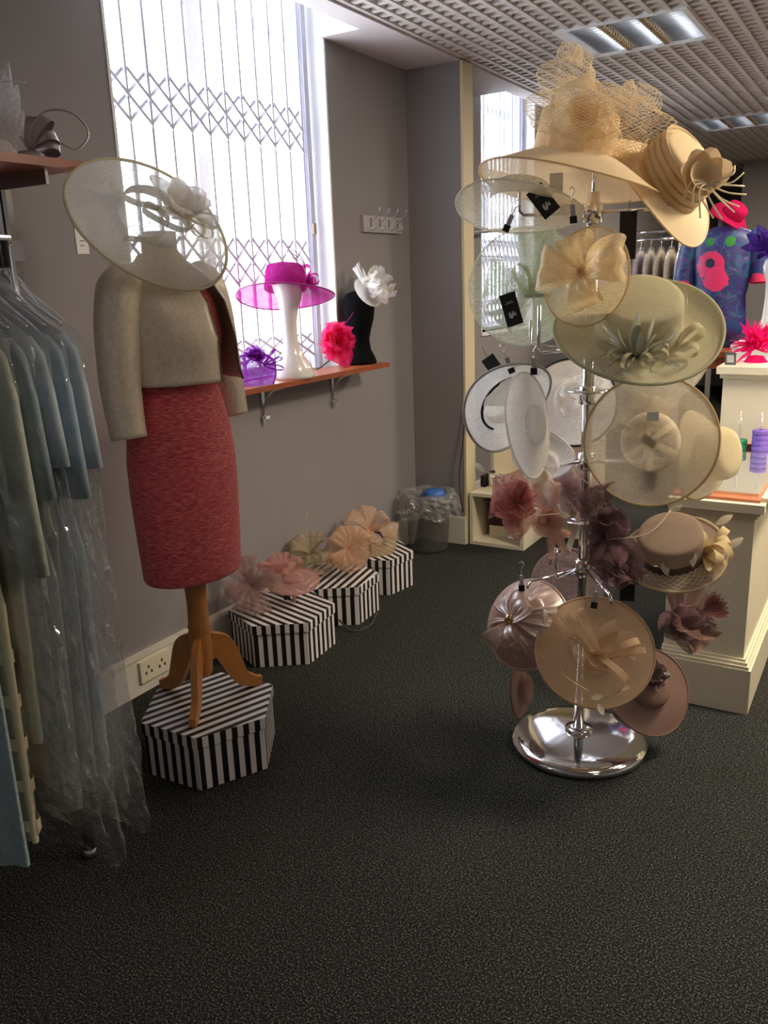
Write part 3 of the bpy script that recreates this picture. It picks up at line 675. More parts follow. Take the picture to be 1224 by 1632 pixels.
# sparkly rosette
l, n_, r_ = HT['H15']
h = hat('rosette_fascinator', 'sparkling rose-silver button fascinator gathered into a bow', 'fascinator', l, n_, .140, silverrose, rc=.10, hc=.03, droop=.035, pw=1.6, ey=1.0, er=.004)
MB().grid(lambda u, v: ((.005+.131*u)*math.cos(2*math.pi*v), (.005+.131*u)*math.sin(2*math.pi*v), .052-.075*u**2.2+(.007*math.sin(22*math.pi*v+1.5*math.sin(4*v))+.003*math.sin(58*math.pi*v))*math.sin(math.pi*min(1, u*1.05))), 16, 160, closev=True).build('gathered_top', silverrose, h)
loop(h, silverrose, (0, -.01, .06), (-.5, -1, .4), (.5, 0, 1), .09, .035, .032, 'bow_loop', 0, .8, .04); loop(h, silverrose, (0, -.01, .06), (.5, .9, .4), (-.5, 0, 1), .10, .035, .04, 'bow_loop', 0, .8, .04); loop(h, silverrose, (0, -.01, .06), (.7, -.8, .4), (0, 0, 1), .075, .03, .025, 'bow_loop', 0, .8, .04)
MB().lathe([(.001, .012), (.012, .008), (.015, 0), (.012, -.008)], 16, Matrix.Translation((0, 0, .075))).build('jewel', pmat('gilt', srgb(214, 184, 130), .25, .8), h)
clip(h, (-.885, 2.23, .645), (-.882, 2.225, .607))
# blush disc
l, n_, r_ = HT['H16']
h = hat('blush_disc_hat', 'blush sinamay disc hat with curled loops and petal tips, lowest at the front', 'hat', l, n_, .170, blush, rc=.07, hc=.02, droop=.02, wave=.006, ey=.96, edge=sheer('blush binding', srgb(224, 196, 164), .98, var=.02), er=.0035)
for (d, L, H_) in (((-.8, .9, .2), .15, .03), ((-.4, 1, .2), .14, .03), ((1, .35, .2), .12, .035), ((1, .1, .2), .13, .012), ((.8, -.8, .2), .11, .03)): loop(h, blush, (.005, -.02, .03), d, (0, 0, 1), L, H_, .010)
petal(h, blush, (0, -.01, .025), (1, .5, .15), (0, 0, 1), .12, .03, shape='round', curl=.15); petal(h, blush, (0, -.01, .025), (.6, .9, .15), (0, 0, 1), .11, .03, shape='round', curl=.15)
for q in range(3): MB().grid(lambda u, v: ((.022+.007*q)*math.cos(6.28*u)+.003*q, -.035+(.018+.006*q)*math.sin(6.28*u), .035+.012*v-.004*q), 26, 1, closeu=True).build('curl', blush, h)
for (x, y, a) in ((-.105, .095, -.9), (-.06, -.02, 1.4), (.09, -.005, -1.0), (.0, -.155, -1.2), (-.02, -.14, .2), (.055, -.11, .1)): petal(h, creamf, (x, y, .02), (math.cos(a), math.sin(a), .1), (0, 0, 1), .036, .009, shape='leaf', curl=.1, name='petal_tip', nu=4, nv=2)
quill(h, blush, [(-.01, -.02, .03), (-.09, .03, .05), (-.10, -.07, .04), (-.03, -.12, .03)], .002); quill(h, blush, [(.02, -.03, .03), (.07, -.10, .05), (.02, -.14, .03)], .002)
clip(h, (-.665, 2.25, .625), (-.667, 2.235, .585))
# dark flower and brown hat
h = organza('silk_flower_fascinator', 'dark mauve silk flower fascinator with rust feathers beside the counter', 'H17', mauve, [mauve, brown], .125, .052, 11, 31, 1, qu=0)
rust = sheer('rust feather', srgb(150, 84, 70), .9, var=.08)
for k in range(7):
    a = -.5+k*.25; petal(h, rust if k % 2 else mauve, (.07, .02, .04), (math.cos(a), math.sin(a), .3), (0, 0, 1), .075, .014, shape='leaf', name='feather', curl=.2)
for k in range(2): quill(h, brown, [(.05, .03, .04), (.11, .08+.02*k, .06), (.17, .10+.03*k, .05)], .0012)
l, n_, r_ = HT['H18']
h = hat('brown_saucer_hat', 'brown taupe saucer hat hanging nearest the floor by the counter', 'hat', l, n_, .135, brown, rc=.06, hc=.04, droop=.02, wave=.016, ey=1.05)
flower(h, sheer('bronze lame', srgb(110, 84, 74), .95, var=.04, shine=.25), (.0, .035, .045), (0, 0, 1), .06, .025, 6, 2, .4, seed=9)
MB().lathe([(.001, .008), (.009, .005), (.011, 0)], 12, Matrix.Translation((.045, .03, .06))).build('brooch', chrome, h)
l, n_, r_ = HT['H19']
h = hat('brown_pillbox_hat', 'dark brown hat seen edge-on above the left side of the chrome base', 'hat', l, n_, .092, brown, rc=.05, hc=.025, droop=.01)

# ------------------------------------------------------------------ hat boxes
def hatbox(label, c, Rr, rot, hgt=.186, top_dir=0.6, cord=False):
    t = empty('hat_box', label, 'hat box', loc=(c[0], c[1], 0), group='striped hexagonal hat boxes')
    S = 1/.037
    def prism(r0, z0, z1, top, name):
        a = MB(); a.uv = []; vs = [(r0*math.cos(rot+k*math.pi/3), r0*math.sin(rot+k*math.pi/3)) for k in range(6)]
        a.v = [Vector((x, y, z0)) for x, y in vs]+[Vector((x, y, z1)) for x, y in vs]
        for k in range(6):
            k2 = (k+1) % 6; a.f.append([k, k2, 6+k2, 6+k]); u0 = round(k*r0*S); u1 = u0+round(r0*S)
            a.uv += [(u0, 0), (u1, 0), (u1, 1), (u0, 1)]
        a.f.append([6, 7, 8, 9, 10, 11]); a.uv += [((x*math.cos(top_dir)+y*math.sin(top_dir))*S+.2, 0) for x, y in vs]
        a.f.append([5, 4, 3, 2, 1, 0]); a.uv += [(0, 0)]*6
        o = a.build(name, stripem, t, False)
        md = o.modifiers.new('soft edges', 'BEVEL'); md.width = .002; md.segments = 1
        return o
    prism(Rr-.006, 0, hgt-.03, False, 'box_body'); prism(Rr, hgt-.042, hgt, True, 'box_lid')
    if cord:
        MB().tube(smoothpath([(.10, -.14, .03), (.19, -.17, .006), (.225, -.08, .005), (.205, .02, .03)], 8), .004, 6).build('cord_handle', pmat('twisted cord', srgb(70, 66, 64), .8, noise=.9, nscale=160), t)
    return t
hatbox('striped hexagonal hat box under the mannequin, nearest the camera', (-1.822, 1.852), .228, R(-58), top_dir=R(-20))
hatbox('striped hat box topped by mauve and pink fascinators', (-2.128, 2.645), .225, R(-25), top_dir=R(75))
hatbox('striped hat box with a cord handle, third from the camera', (-2.141, 3.08), .20, R(-26), top_dir=R(10), cord=True)
hatbox('striped hat box farthest from the camera, by the waste bin', (-2.165, 3.49), .185, R(-40), top_dir=R(60))

# ------------------------------------------------------------------ mannequin, dress, jacket, hat
MXc, MYc, LZ = -1.85, 1.87, .186
mn = empty('mannequin', 'dressmaker mannequin on a beech tripod standing on the front hat box', 'mannequin', loc=(MXc, MYc, LZ)); mv = minv(mn)
T0 = Matrix.Translation((MXc, MYc, 0))
MB().lathe([(.001, .27), (.022, .272), (.03, .285), (.034, .34), (.036, .40), (.034, .415), (.038, .425), (.034, .435), (.038, .445), (.034, .46), (.032, .52), (.036, .60), (.036, .70)], 24, T0).build('post', beech, mn, True, mv)
for a in (182, -60, 60):
    d = Vector((math.cos(R(a)), math.sin(R(a)), 0)); s = Vector((-d.y, d.x, 0)); c = Vector((MXc, MYc, 0))
    cl = smoothpath([c+d*.025+Z_*.37, c+d*.07+Z_*.355, c+d*.10+Z_*.29, c+d*.125+Z_*.235, c+d*.165+Z_*.208, c+d*.195+Z_*.202], 6)
    lg = MB(); N = len(cl)-1
    for i, p in enumerate(cl):
        t = (cl[min(i+1, N)]-cl[max(i-1, 0)]).normalized(); nn = s.cross(t).normalized(); u = i/N
        hh = .034*(1-u)+.013; hh = hh if u < .9 else .0155; ww = .011
        lg.v += [p+s*ww+nn*hh, p-s*ww+nn*hh, p-s*ww-nn*hh, p+s*ww-nn*hh]
    for i in range(N):
        for k in range(4): lg.f.append([i*4+k, i*4+(k+1) % 4, i*4+4+(k+1) % 4, i*4+4+k])
    lg.f += [[3, 2, 1, 0], [N*4, N*4+1, N*4+2, N*4+3]]
    o = lg.build('leg', beech, mn, False, mv); md = o.modifiers.new('soft', 'BEVEL'); md.width = .004; md.segments = 2
body = [(0, 0, .70, .10, .14), (0, 0, .90, .115, .165), (.0, 0, 1.05, .11, .155), (0, 0, 1.2, .085, .12), (.015, 0, 1.36, .115, .145), (.0, 0, 1.5, .09, .16), (-.01, 0, 1.55, .06, .11), (-.01, 0, 1.59, .048, .055), (-.005, 0, 1.66, .045, .05)]
mk = lambda secs: [(MXc+a, MYc+b, z, rx, ry) for a, b, z, rx, ry in secs]
MB().loft(mk(body), 32, True, True).build('torso', pmat('calico', srgb(214, 204, 186), .8), mn, True, mv)
dr = empty('dress', 'coral red tweed shift dress on the mannequin', 'dress', loc=(MXc, MYc, .63)); dv = minv(dr)
sk = MB().loft(mk([(0, 0, .632, .128, .166), (0, 0, .64, .132, .170), (0, 0, .75, .136, .176), (0, 0, .9, .140, .183), (0, 0, 1.0, .138, .184), (0, 0, 1.1, .128, .174), (.0, 0, 1.2, .110, .150), (0, 0, 1.26, .100, .138)]), 48)
sk.build('skirt', tweedm, dr, True, dv, .003)
bo = MB().loft(mk([(0, 0, 1.26, .100, .138), (.012, 0, 1.36, .128, .156), (.005, 0, 1.46, .11, .165), (-.005, 0, 1.53, .08, .14), (-.008, 0, 1.565, .062, .095)]), 40)
bo.build('bodice', tweedm, dr, True, dv, .003)
jk = empty('jacket', 'cropped champagne shimmer jacket worn open over the coral dress', 'jacket', loc=(MXc, MYc, 1.24)); jv = minv(jk)
jm = pmat('champagne shimmer', srgb(222, 206, 184), .42, .25, noise=.10, nscale=90, bump=.12, bscale=60, sheen=.2)
def jacket_panel(a0, a1, flare):
    secs = mk([(.012, 0, 1.236, .148, .172), (.012, 0, 1.27, .146, .170), (.014, 0, 1.36, .146, .174), (.006, 0, 1.46, .128, .186), (-.004, 0, 1.52, .098, .176), (-.008, 0, 1.555, .075, .135), (-.010, 0, 1.578, .062, .085), (-.01, 0, 1.60, .055, .062)])
    def fn(u, v):
        i = u*(len(secs)-1); k = min(int(i), len(secs)-2); t = i-k; s = [secs[k][q]*(1-t)+secs[k+1][q]*t for q in range(5)]
        gap = (1-u)**1.3
        aa0 = a0*(1-0)+0; a = a0+(a1-a0)*v
        edge = max(0, 1-abs(v-(0 if flare > 0 else 1))*5)
        if abs(flare) > 0: a = a+edge*flare*(1-u)*.0
        w_ = 1+edge*abs(flare)*(1-u)*.9+.012*math.sin(5*a+8*u)
        return (s[0]+s[3]*w_*math.cos(a), s[1]+s[4]*w_*math.sin(a), s[2])
    return MB().grid(fn, 21, 30), fn
trimm = pmat('bead trim', srgb(120, 100, 76), .4, .4, noise=.4, nscale=300)
pan, fn = jacket_panel(R(6), R(-180), .06); pan.build('right_front', jm, jk, True, jv, .004); MB().tube([fn(i/30, 0) for i in range(31)], .004, 6).build('edge_trim', trimm, jk, True, jv)
pan, fn = jacket_panel(R(25), R(180), .32); pan.build('left_front', jm, jk, True, jv, .004); MB().tube([fn(i/30, 0) for i in range(31)], .004, 6).build('edge_trim', trimm, jk, True, jv)
for s in (-1, 1):
    pts = [(MXc-.004, MYc+s*.125, 1.54), (MXc-.004, MYc+s*.16, 1.51), (MXc-.002, MYc+s*.188, 1.44), (MXc+.0, MYc+s*.203, 1.36), (MXc+.004, MYc+s*.214, 1.26), (MXc+.012, MYc+s*.219, 1.18), (MXc+.022, MYc+s*.221, 1.10)]
    MB().tube(smoothpath(pts, 5), [(.048+.018*min(1, i/6)) if i < 6 else .066-.018*((i-6)/24) for i in range(31)], 20, cap=False).build('sleeve', jm, jk, True, jv, .004)
# hat on the mannequin
h = hat('saucer_hat', 'large grey-cream see-through saucer hat with flower tilted on the mannequin', 'hat', (-1.842, 1.836, 1.69), (.769, -.153, .621), .237, sheer('oyster sinamay', srgb(218, 212, 200), .85, var=.12, transl=.5), rc=.10, hc=.045, droop=.012, wave=.006, edge=sheer('oyster binding', srgb(222, 216, 192), .97, var=.02), er=.005, group='hats on display forms')
oys = sheer('oyster ribbon', srgb(226, 220, 202), .93, var=.04, transl=.5)
op = sheer('oyster petal', srgb(236, 232, 226), .82, var=.1, transl=.65)
for k in range(9):
    a = k*.7+.3; petal(h, op, (.055, -.02, .055), (math.cos(a), math.sin(a), .30 if k % 2 else .7), (0, 0, 1), .125 if k % 2 else .095, .046, curl=.15, cup=.35, ruf=.03, ph=k)
for (pts) in ([(-.14, -.085, .02), (-.06, -.11, .05), (.0, -.05, .06), (-.03, .01, .05), (-.06, -.03, .06), (.03, -.09, .06), (.10, -.05, .07)], [(-.10, .09, .03), (-.08, .02, .05), (.02, -.02, .06), (.10, -.03, .06)]): ribbon(h, oys, pts, .009, (.1, .2, 1))
for d in ((.3, -1, .3), (-.1, -1, .4), (.7, -.7, .5)): loop(h, oys, (.075, -.03, .05), d, (0, 0, 1), .10, .03, .006)

# ------------------------------------------------------------------ wall shelf and what stands on it
SZ = 1.108
sh = empty('wall_shelf', 'cherry wood wall shelf under the window with display hats', 'shelf', loc=(WX, 3.0, SZ-.025)); wv = minv(sh)
MB().box(WX+.005, 2.30, SZ-.022, -2.185, 3.71, SZ).build('board', wood, sh, False, wv)
for y in (2.92, 3.465):
    b = MB().box(WX, y-.010, .905, WX+.010, y+.010, SZ-.022)
    br = b.build('bracket', steel, sh, False, wv)
    MB().tube(smoothpath([(WX+.012, y, .945), (WX+.02, y, 1.0), (WX+.06, y, 1.055), (WX+.14, y, SZ-.028)], 6), .005, 8).build('arm', chrome, br, True, wv)
    MB().box(WX+.008, y-.014, .935, WX+.03, y+.014, .948).build('clamp', chrome, br, False, wv)
def head_form(label, x, y, z, mat, secs, lean=(0, 0), name='hat_form'):
    t = empty(name, label, 'display head', loc=(x, y, z))
    hz = secs[-1][0]
    MB().loft([(lean[0]*zz/hz+ox, lean[1]*zz/hz, zz, rx, ry) for zz, rx, ry, ox in secs], 32, True, True).build('form', mat, t)
    return t
HEAD = [(0, .085, .105, 0), (.012, .088, .108, 0), (.05, .075, .095, 0), (.09, .052, .066, 0), (.13, .036, .042, 0), (.18, .032, .035, 0), (.24, .033, .036, .005), (.30, .042, .045, .012), (.335, .056, .055, .02), (.37, .066, .062, .018), (.405, .066, .062, .012), (.44, .052, .05, .008), (.455, .02, .02, .006)]
HX = -2.25
head_form('glossy white long-necked display head under the magenta hat', HX, 3.005, SZ, gloss_white, [(a, b*.95, c*.9, d) for a, b, c, d in HEAD], (0, -.05))
mag = sheer('magenta sinamay', srgb(186, 44, 146), .93, var=.07, transl=.4)
h = hat('wide_brim_hat', 'magenta wide brim hat with curled quills on the white display head', 'hat', (-2.243, 2.962, SZ+.375), (-.15, .26, .95), .208, mag, rc=.088, hc=.10, droop=.03, pw=1.2, wave=.006, edge=pmat('magenta binding', srgb(150, 20, 110), .6), group='hats on display forms', ey=.9, band=mag)
loop(h, mag, (.05, .08, .05), (.3, .5, 1), (1, 0, 0), .10, .03, .011); loop(h, mag, (.07, .06, .04), (1, .1, .4), (0, 0, 1), .07, .03, .014); loop(h, mag, (.07, .06, .04), (.4, .9, .4), (0, 0, 1), .08, .03, .014)
for k in range(3): quill(h, MATS['magenta binding'], [(.08, .06, .04), (.09, -.05, .08+.01*k), (.05, -.16, .085+.02*k), (.06, -.24, .05+.02*k)], .0016)
flower(h, mag, (.085, .05, .03), (1, .3, .4), .05, .022, 6, 1, .4, seed=3)
BUST = [(0, .062, .07, 0), (.01, .064, .072, 0), (.035, .056, .064, 0), (.07, .043, .048, 0), (.12, .039, .043, 0), (.17, .045, .05, .004), (.22, .055, .06, .006), (.27, .060, .068, .004), (.31, .055, .062, 0), (.34, .038, .045, -.004), (.352, .012, .015, -.004)]
head_form('black velvet display bust at the end of the wall shelf', -2.30, 3.615, SZ, blackv, [(a, b*1.25, c*1.3, d) for a, b, c, d in BUST])
wf = organza('white_fascinator', 'ivory spiky fascinator with buckle on the black velvet bust', ((-2.245, 3.63, SZ+.345), (.80, .0, .5), .1), whites, [whites, whiteo], .13, .045, 10, 41, 3, qu=1, group='fascinators on the wall shelf')
MB().grid(brim_fn(.01, .10, .004, 1.5, 0, 2, 0, .8), 3, 40, closev=True).build('saucer', whites, wf)
bk = MB().box(-.02, -.052, .035, .02, -.046, .04).box(-.02, -.02, .035, .02, -.014, .04).box(-.02, -.052, .035, -.014, -.014, .04).box(.014, -.052, .035, .02, -.014, .04); bk.build('buckle', black, wf, False)
for a in (1.2, 1.9, 2.6): petal(wf, whites, (0, 0, .01), (math.cos(a), math.sin(a), .3), (0, 0, 1), .12, .018, shape='leaf', name='spike', curl=.1)
hot = sheer('hot pink organza', srgb(246, 64, 132), .86, var=.1, transl=.45)
pk = organza('pink_flower_fascinator', 'hot pink flower fascinator leaning on the shelf before the bust', ((-2.235, 3.31, SZ+.12), (.66, -.68, .32), .1), hot, [hot], .115, .06, 15, 42, 0, qu=0, group='fascinators on the wall shelf')
flower(pk, hot, (0, 0, .03), (0, 0, 1), .09, .02, 9, 2, .2, 'leaf', .05, 6)
for k in range(2): loop(pk, MATS['magenta binding'], (.0, .03, .02), (.7, .8, .2), (0, 0, 1), .14, .018+.01*k, .0012, 'quill_loop')
quill(pk, black, [(-.02, -.06, -.01), (-.08, -.10, -.02), (-.10, -.105, -.03)], .003, 'head_band')
prp = sheer('purple sinamay', srgb(138, 46, 168), .94, var=.06, transl=.4)
pu = hat('purple_fascinator', 'purple sinamay rose fascinator on the shelf behind the jacket', 'fascinator', (-2.245, 2.74, SZ+.065), (.62, -.45, .45), .085, prp, rc=.035, hc=.02, droop=.02, wave=.02, k=3, group='fascinators on the wall shelf')
flower(pu, prp, (-.01, .035, .03), (.1, .4, 1), .055, .026, 7, 3, .5, seed=14)
for a in (.2, .8, -.4): loop(pu, prp, (.02, .0, .03), (math.cos(a), math.sin(a), .3), (0, 0, 1), .085, .025, .004)

# ------------------------------------------------------------------ small things on the wall
hk = empty('coat_hook_rail', 'grey coat rail with four double hooks on the wall', 'hook rail', loc=(WX, 4.0, 1.78)); hv = minv(hk)
MB().box(WX, 3.80, 1.745, WX+.018, 4.19, 1.825).build('back_board', pmat('rail grey', srgb(176, 172, 170), .5), hk, False, hv)
for y in (3.865, 3.955, 4.045, 4.135):
    MB().tube(smoothpath([(WX+.012, y, 1.795), (WX+.035, y, 1.80), (WX+.07, y, 1.84), (WX+.078, y, 1.86)], 5), .004, 7).build('hook', chrome, hk, True, hv)
    MB().tube(smoothpath([(WX+.012, y, 1.79), (WX+.022, y, 1.765), (WX+.035, y, 1.755), (WX+.05, y, 1.765), (WX+.053, y, 1.78)], 5), .004, 7).build('hook', chrome, hk, True, hv)
    MB().box(WX+.018, y-.008, 1.765, WX+.022, y+.008, 1.812).build('hook_plate', chrome, hk, False, hv)
so = empty('wall_socket', 'cream double socket on the skirting behind the front hat box', 'socket', loc=(WX+.018, 2.12, .08)); ov = minv(so)
MB().box(WX+.018, 2.045, .045, WX+.030, 2.20, .13).build('plate', cream, so, False, ov)
for y in (2.085, 2.155):
    for (dy, dz) in ((0, .016), (-.014, -.006), (.014, -.006)): MB().box(WX+.030, y+dy-.004, .085+dz-.006, WX+.0305, y+dy+.004, .085+dz+.006).build('slot', black, so, False, ov)
nb = empty('wall_notice', 'narrow white printed notice on the wall beside the saucer hat', 'notice', loc=(WX, 2.04, 1.68)); nv_ = minv(nb)
MB().box(WX, 2.015, 1.625, WX+.003, 2.065, 1.765).build('card', card, nb, False, nv_)
pr = MB()
for k, z in enumerate((1.735, 1.705, 1.698, 1.69, 1.665, 1.65)): pr.box(WX+.003, 2.03, z, WX+.0034, 2.05-.004*(k % 2), z+.003)
pr.build('printed_lines', pmat('grey print', srgb(90, 90, 95), .7), nb, False, nv_)

# top-left shelf
ts = empty('display_shelf', 'cherry shelf at the upper left carrying silver and white headpieces', 'shelf', loc=(WX, 1.2, 1.865)); tv = minv(ts)
MB().box(WX, .2, 1.842, -2.08, 1.823, 1.866).build('board', wood, ts, False, tv)
up = empty('slotted_upright', 'chrome slotted upright on the wall below the display shelf', 'upright', loc=(WX, 1.73, 0)); uv_ = minv(up)
for dy in (0, .022): MB().box(WX+.004, 1.715+dy, .3, WX+.03, 1.729+dy, 1.84).build('channel', chrome, up, False, uv_)
MB().box(WX, 1.745, .3, WX+.012, 1.785, 1.84).build('backing', pmat('grey metal', srgb(120, 116, 116), .4, .6), up, False, uv_)
MB().box(WX+.03, 1.705, 1.60, WX+.055, 1.77, 1.66).build('bracket_clamp', chrome, up, False, uv_)
MB().box(WX+.03, 1.718, 1.80, WX+.26, 1.728, 1.842).build('shelf_bracket', steel, up, False, uv_)
sm = pmat('silver satin', srgb(176, 164, 162), .25, .6)
sfz = empty('silver_fascinator', 'silver ribbon fascinator with a big wire curl on the upper shelf', 'fascinator', loc=(-2.19, 1.73, 1.868), group='headpieces on the upper shelf')
for (d, L, H_, w_) in (((.45, .65, .9), .10, .022, .016), ((.6, .75, .25), .085, .030, .016), ((.65, .85, -.05), .085, .03, .018), ((-.1, .4, 1), .09, .02, .012)): loop(sfz, sm, (0, 0, .04), d, (.5, -.75, .5), L, H_, w_)
quill(sfz, sm, [(0, 0, .03), (.01, .01, .09), (.04, .05, .135), (.08, .105, .13), (.10, .135, .08), (.08, .105, .035), (.055, .07, .05)], .003, 'wire_curl')
quill(sfz, sm, [(0, 0, .03), (-.02, -.03, .10), (-.04, -.06, .16)], .003); MB().lathe([(.001, .03), (.03, .026), (.05, .01), (.055, .0)], 24).build('base_cap', sm, sfz)
wfe = empty('white_headpiece', 'white feather and netting headpiece at the left edge of the upper shelf', 'fascinator', loc=(-2.20, 1.62, 1.868), group='headpieces on the upper shelf')
for (d, L, W_) in (((.1, .35, 1), .24, .03), ((.25, .4, .85), .19, .035), ((-.1, .1, 1), .20, .035), ((.3, .5, .6), .14, .035), ((.3, .3, .3), .09, .04)): petal(wfe, whiteo, (0, 0, .02), d, (.7, -.7, .2), L, W_, shape='leaf', curl=.1, ruf=.04, name='feather')
MB().lathe([(.001, .05), (.04, .045), (.06, .02), (.065, 0)], 24).build('base_cap', whiteo, wfe)
quill(wfe, chrome, [(0, 0, .15), (.03, .03, .19), (.06, .09, .195)], .0016, 'pin')

# ------------------------------------------------------------------ clothes rail at the left
rk = empty('clothes_rail', 'chrome clothes rail at the left with one black leg and chrome foot', 'clothes rail', loc=(-1.77, 1.29, 0)); rv = minv(rk)
darkm = pmat('gunmetal', srgb(58, 56, 56), .35, .7)
MB().tube([(-1.77, 1.29, .02), (-1.77, 1.29, 1.62)], .016, 14).build('leg', darkm, rk, True, rv)
MB().tube([(-1.77, .1, .02), (-1.77, .1, 1.62)], .016, 14).build('leg', darkm, rk, True, rv)
for y in (1.29, .1): MB().lathe([(.001, 0), (.022, 0), (.024, .012), (.017, .024)], 18, Matrix.Translation((-1.77, y, 0))).build('foot', chrome, rk, True, rv)
MB().tube([(-1.77, .08, 1.62), (-1.77, 1.31, 1.62)], .013, 12).build('rail', chrome, rk, True, rv)
def garment(label, y, mat, hem, wtop=.205, wbot=.20, sleeve=.35, tiers=0, bag=True, name='bagged_dress', seed=1, th=.02, cat='dress'):
    t = empty(name, label, cat, loc=(-1.77, y, 0), group='garments on the left clothes rail'); rn = random.Random(seed); p0 = rn.uniform(0, 6); p1 = rn.uniform(0, 6)
    zs = [1.50, 1.475, 1.44, 1.40, 1.30, 1.15, 1.05, .9, .7, .5, .35, hem+.02, hem]
    zs = [z for z in zs if z > hem+.015]+[hem]
    def fn(u, v):
        i = u*(len(zs)-1); k = min(int(i), len(zs)-2); z = zs[k]*(1-(i-k))+zs[k+1]*(i-k)
        if z > 1.40: hw = .05+(wtop-.05)*min(1, (1.50-z)/.085)
        else:
            s = (1.40-z)/(1.40-hem); hw = wtop-.06*math.sin(math.pi*min(1, s*2.2))*(s < .455)+(wbot-wtop)*s
        a = 2*math.pi*v; fold = .010*math.sin(7*a+p0+3*z)+.008*math.sin(13*a+p1+2*z)
        q = th*(.35 if z > 1.42 else 1)*(1+.4*(1.4-z))+fold*min(1, max(0, (1.35-z)*2))
        x = hw*math.cos(a); 
        return (x, q*math.sin(a)+.006*math.sin(9*x*6+p0)*min(1, max(0, (1.2-z))), z)
    MB().grid(fn, 40, 44, closev=True).build('garment_body', mat, t)
    if sleeve:
        for s in (1, -1):
            e = 1.42-sleeve
            MB().loft([(s*(wtop-.03), 0, 1.415, .03, .012), (s*(wtop-.012), 0, 1.38, .045, .018), (s*(wtop+.0), 0, 1.30, .05, .02), (s*(wtop+.008), .002, (1.3+e)/2, .048, .02), (s*(wtop+.012), .003, e, .05, .022)], 20).build('sleeve', mat, t, True, None, .002)
    for k in range(tiers):
        z = hem+.06+k*.105
        MB().grid(lambda u, v: ((wbot+.004-.0*u)*math.cos(2*math.pi*v), (th*1.45+.010+.004*math.sin(14*math.pi*v))*math.sin(2*math.pi*v), z-.035*u+.006*math.sin(20*math.pi*v)*u), 2, 44, closev=True).build('tier', mat, t)
    hg = MB().tube(smoothpath([(0, 0, 1.52), (0, 0, 1.60), (.012, 0, 1.634), (0, 0, 1.642), (-.016, 0, 1.632)], 5), .002, 6); ho = hg.build('hanger', chrome, t)
    MB().tube(smoothpath([(-.2, 0, 1.435), (-.1, 0, 1.485), (0, 0, 1.525), (.1, 0, 1.485), (.2, 0, 1.435)], 5), .004, 8).build('hanger_bar', steel, ho)
    if bag:
        rb = random.Random(seed+50); b0 = hem-.10
        def bf(u, v):
            z = 1.56-(1.56-b0)*u; a = 2*math.pi*v
            hw = .03+(wtop+.02)*min(1, (1.56-z)/.145); hw += .05*max(0, (1.1-z))*.6
            cr = .006*math.sin(13*a+9*z+seed)*math.sin(17*z+seed)+.004*math.sin(29*a-21*z)+rb.uniform(-.0045, .0045)
            return (hw*math.cos(a)+cr, (.022+.012*min(1, u*2)+cr)*math.sin(a), z+(.02*math.sin(5*a) if u > .98 else 0))
        MB().grid(bf, 46, 36, closev=True).build('plastic_cover', plast, t, False)
    return t
sagec = pmat('sage brocade', srgb(172, 178, 166), .6, noise=.10, nscale=30, bump=.9, bscale=16, sheen=.2)
blue1 = pmat('pale blue crepe', srgb(168, 182, 194), .55, noise=.06, nscale=25, bump=.9, bscale=16, sheen=.3)
blue2 = pmat('dusty blue chiffon', srgb(146, 166, 182), .6, noise=.06, nscale=25, bump=.9, bscale=16, sheen=.2)
grey1 = pmat('grey blue satin', srgb(132, 146, 154), .4, noise=.05, nscale=25, bump=.9, bscale=16)
crmg = pmat('cream pleated', srgb(206, 196, 168), .6, noise=.05, nscale=30)
ruch = pmat('aqua ruched', srgb(152, 172, 178), .55, bump=.6, bscale=60)
garment('pale aqua ruched garment at the extreme left edge', .985, ruch, .24, wbot=.19, sleeve=.3, bag=False, name='ruched_dress', seed=2)
garment('cream tiered dress with scalloped hems at the lower left', 1.03, crmg, .275, wbot=.18, sleeve=0, tiers=6, name='tiered_dress', seed=3, bag=False)
garment('sage brocade coat with a long sleeve under clear plastic, nearest on the rail', 1.085, sagec, .50, sleeve=.50, seed=4, name='bagged_coat', cat='coat', wbot=.17)
garment('grey-blue satin dress under plastic, between sage coat and pale blue dress', 1.13, grey1, .36, sleeve=.34, seed=5, wbot=.16)
garment('pale blue crepe dress with stitched tiers under clear plastic', 1.175, blue1, .26, sleeve=.28, tiers=4, seed=6, wbot=.145)
garment('dusty blue chiffon dress, second from the far end of the rail', 1.22, blue2, .40, sleeve=.36, seed=7, wbot=.17)
garment('pale blue dress in the longest crinkled plastic cover, far end of the rail', 1.262, blue1, .30, sleeve=.30, seed=8, wbot=.16)

# ------------------------------------------------------------------ bin, white units
bn = empty('waste_bin', 'dark mesh waste bin with a clear crumpled liner in the corner', 'waste bin', loc=(-2.21, 4.13, 0)); bv = minv(bn); TB = Matrix.Translation((-2.21, 4.13, 0))
smoke = film('smoked plastic', (.5, .5, .5, 1), .16, .2, 10, .4)
MB().lathe([(.001, .004), (.105, .004), (.108, 0), (.112, .02), (.128, .31), (.131, .315), (.131, .322), (.125, .318)], 36, TB).build('bucket', smoke, bn, True, bv)
lr = random.Random(3)
def ln(u, v):
    a = 2*math.pi*v
    if u < .35: r = .12; z = .20+.14*u/.35
    else: q = (u-.35)/.65; r = .128+.05*math.sin(q*1.8); z = .34+.05*math.sin(q*3.1)-.13*q
    c = .012*math.sin(9*a+7*u)+.008*math.sin(17*a-11*u)+lr.uniform(-.012, .012)
    return (-2.21+(r+c*u)*math.cos(a), 4.13+(r+c*u)*.93*math.sin(a), z+.012*math.sin(6*a+3*u)*u)
MB().grid(ln, 18, 60, closev=True).build('liner', film('crumpled liner', (1, 1, 1, 1), .3, .4, 40, .35), bn, False, bv)
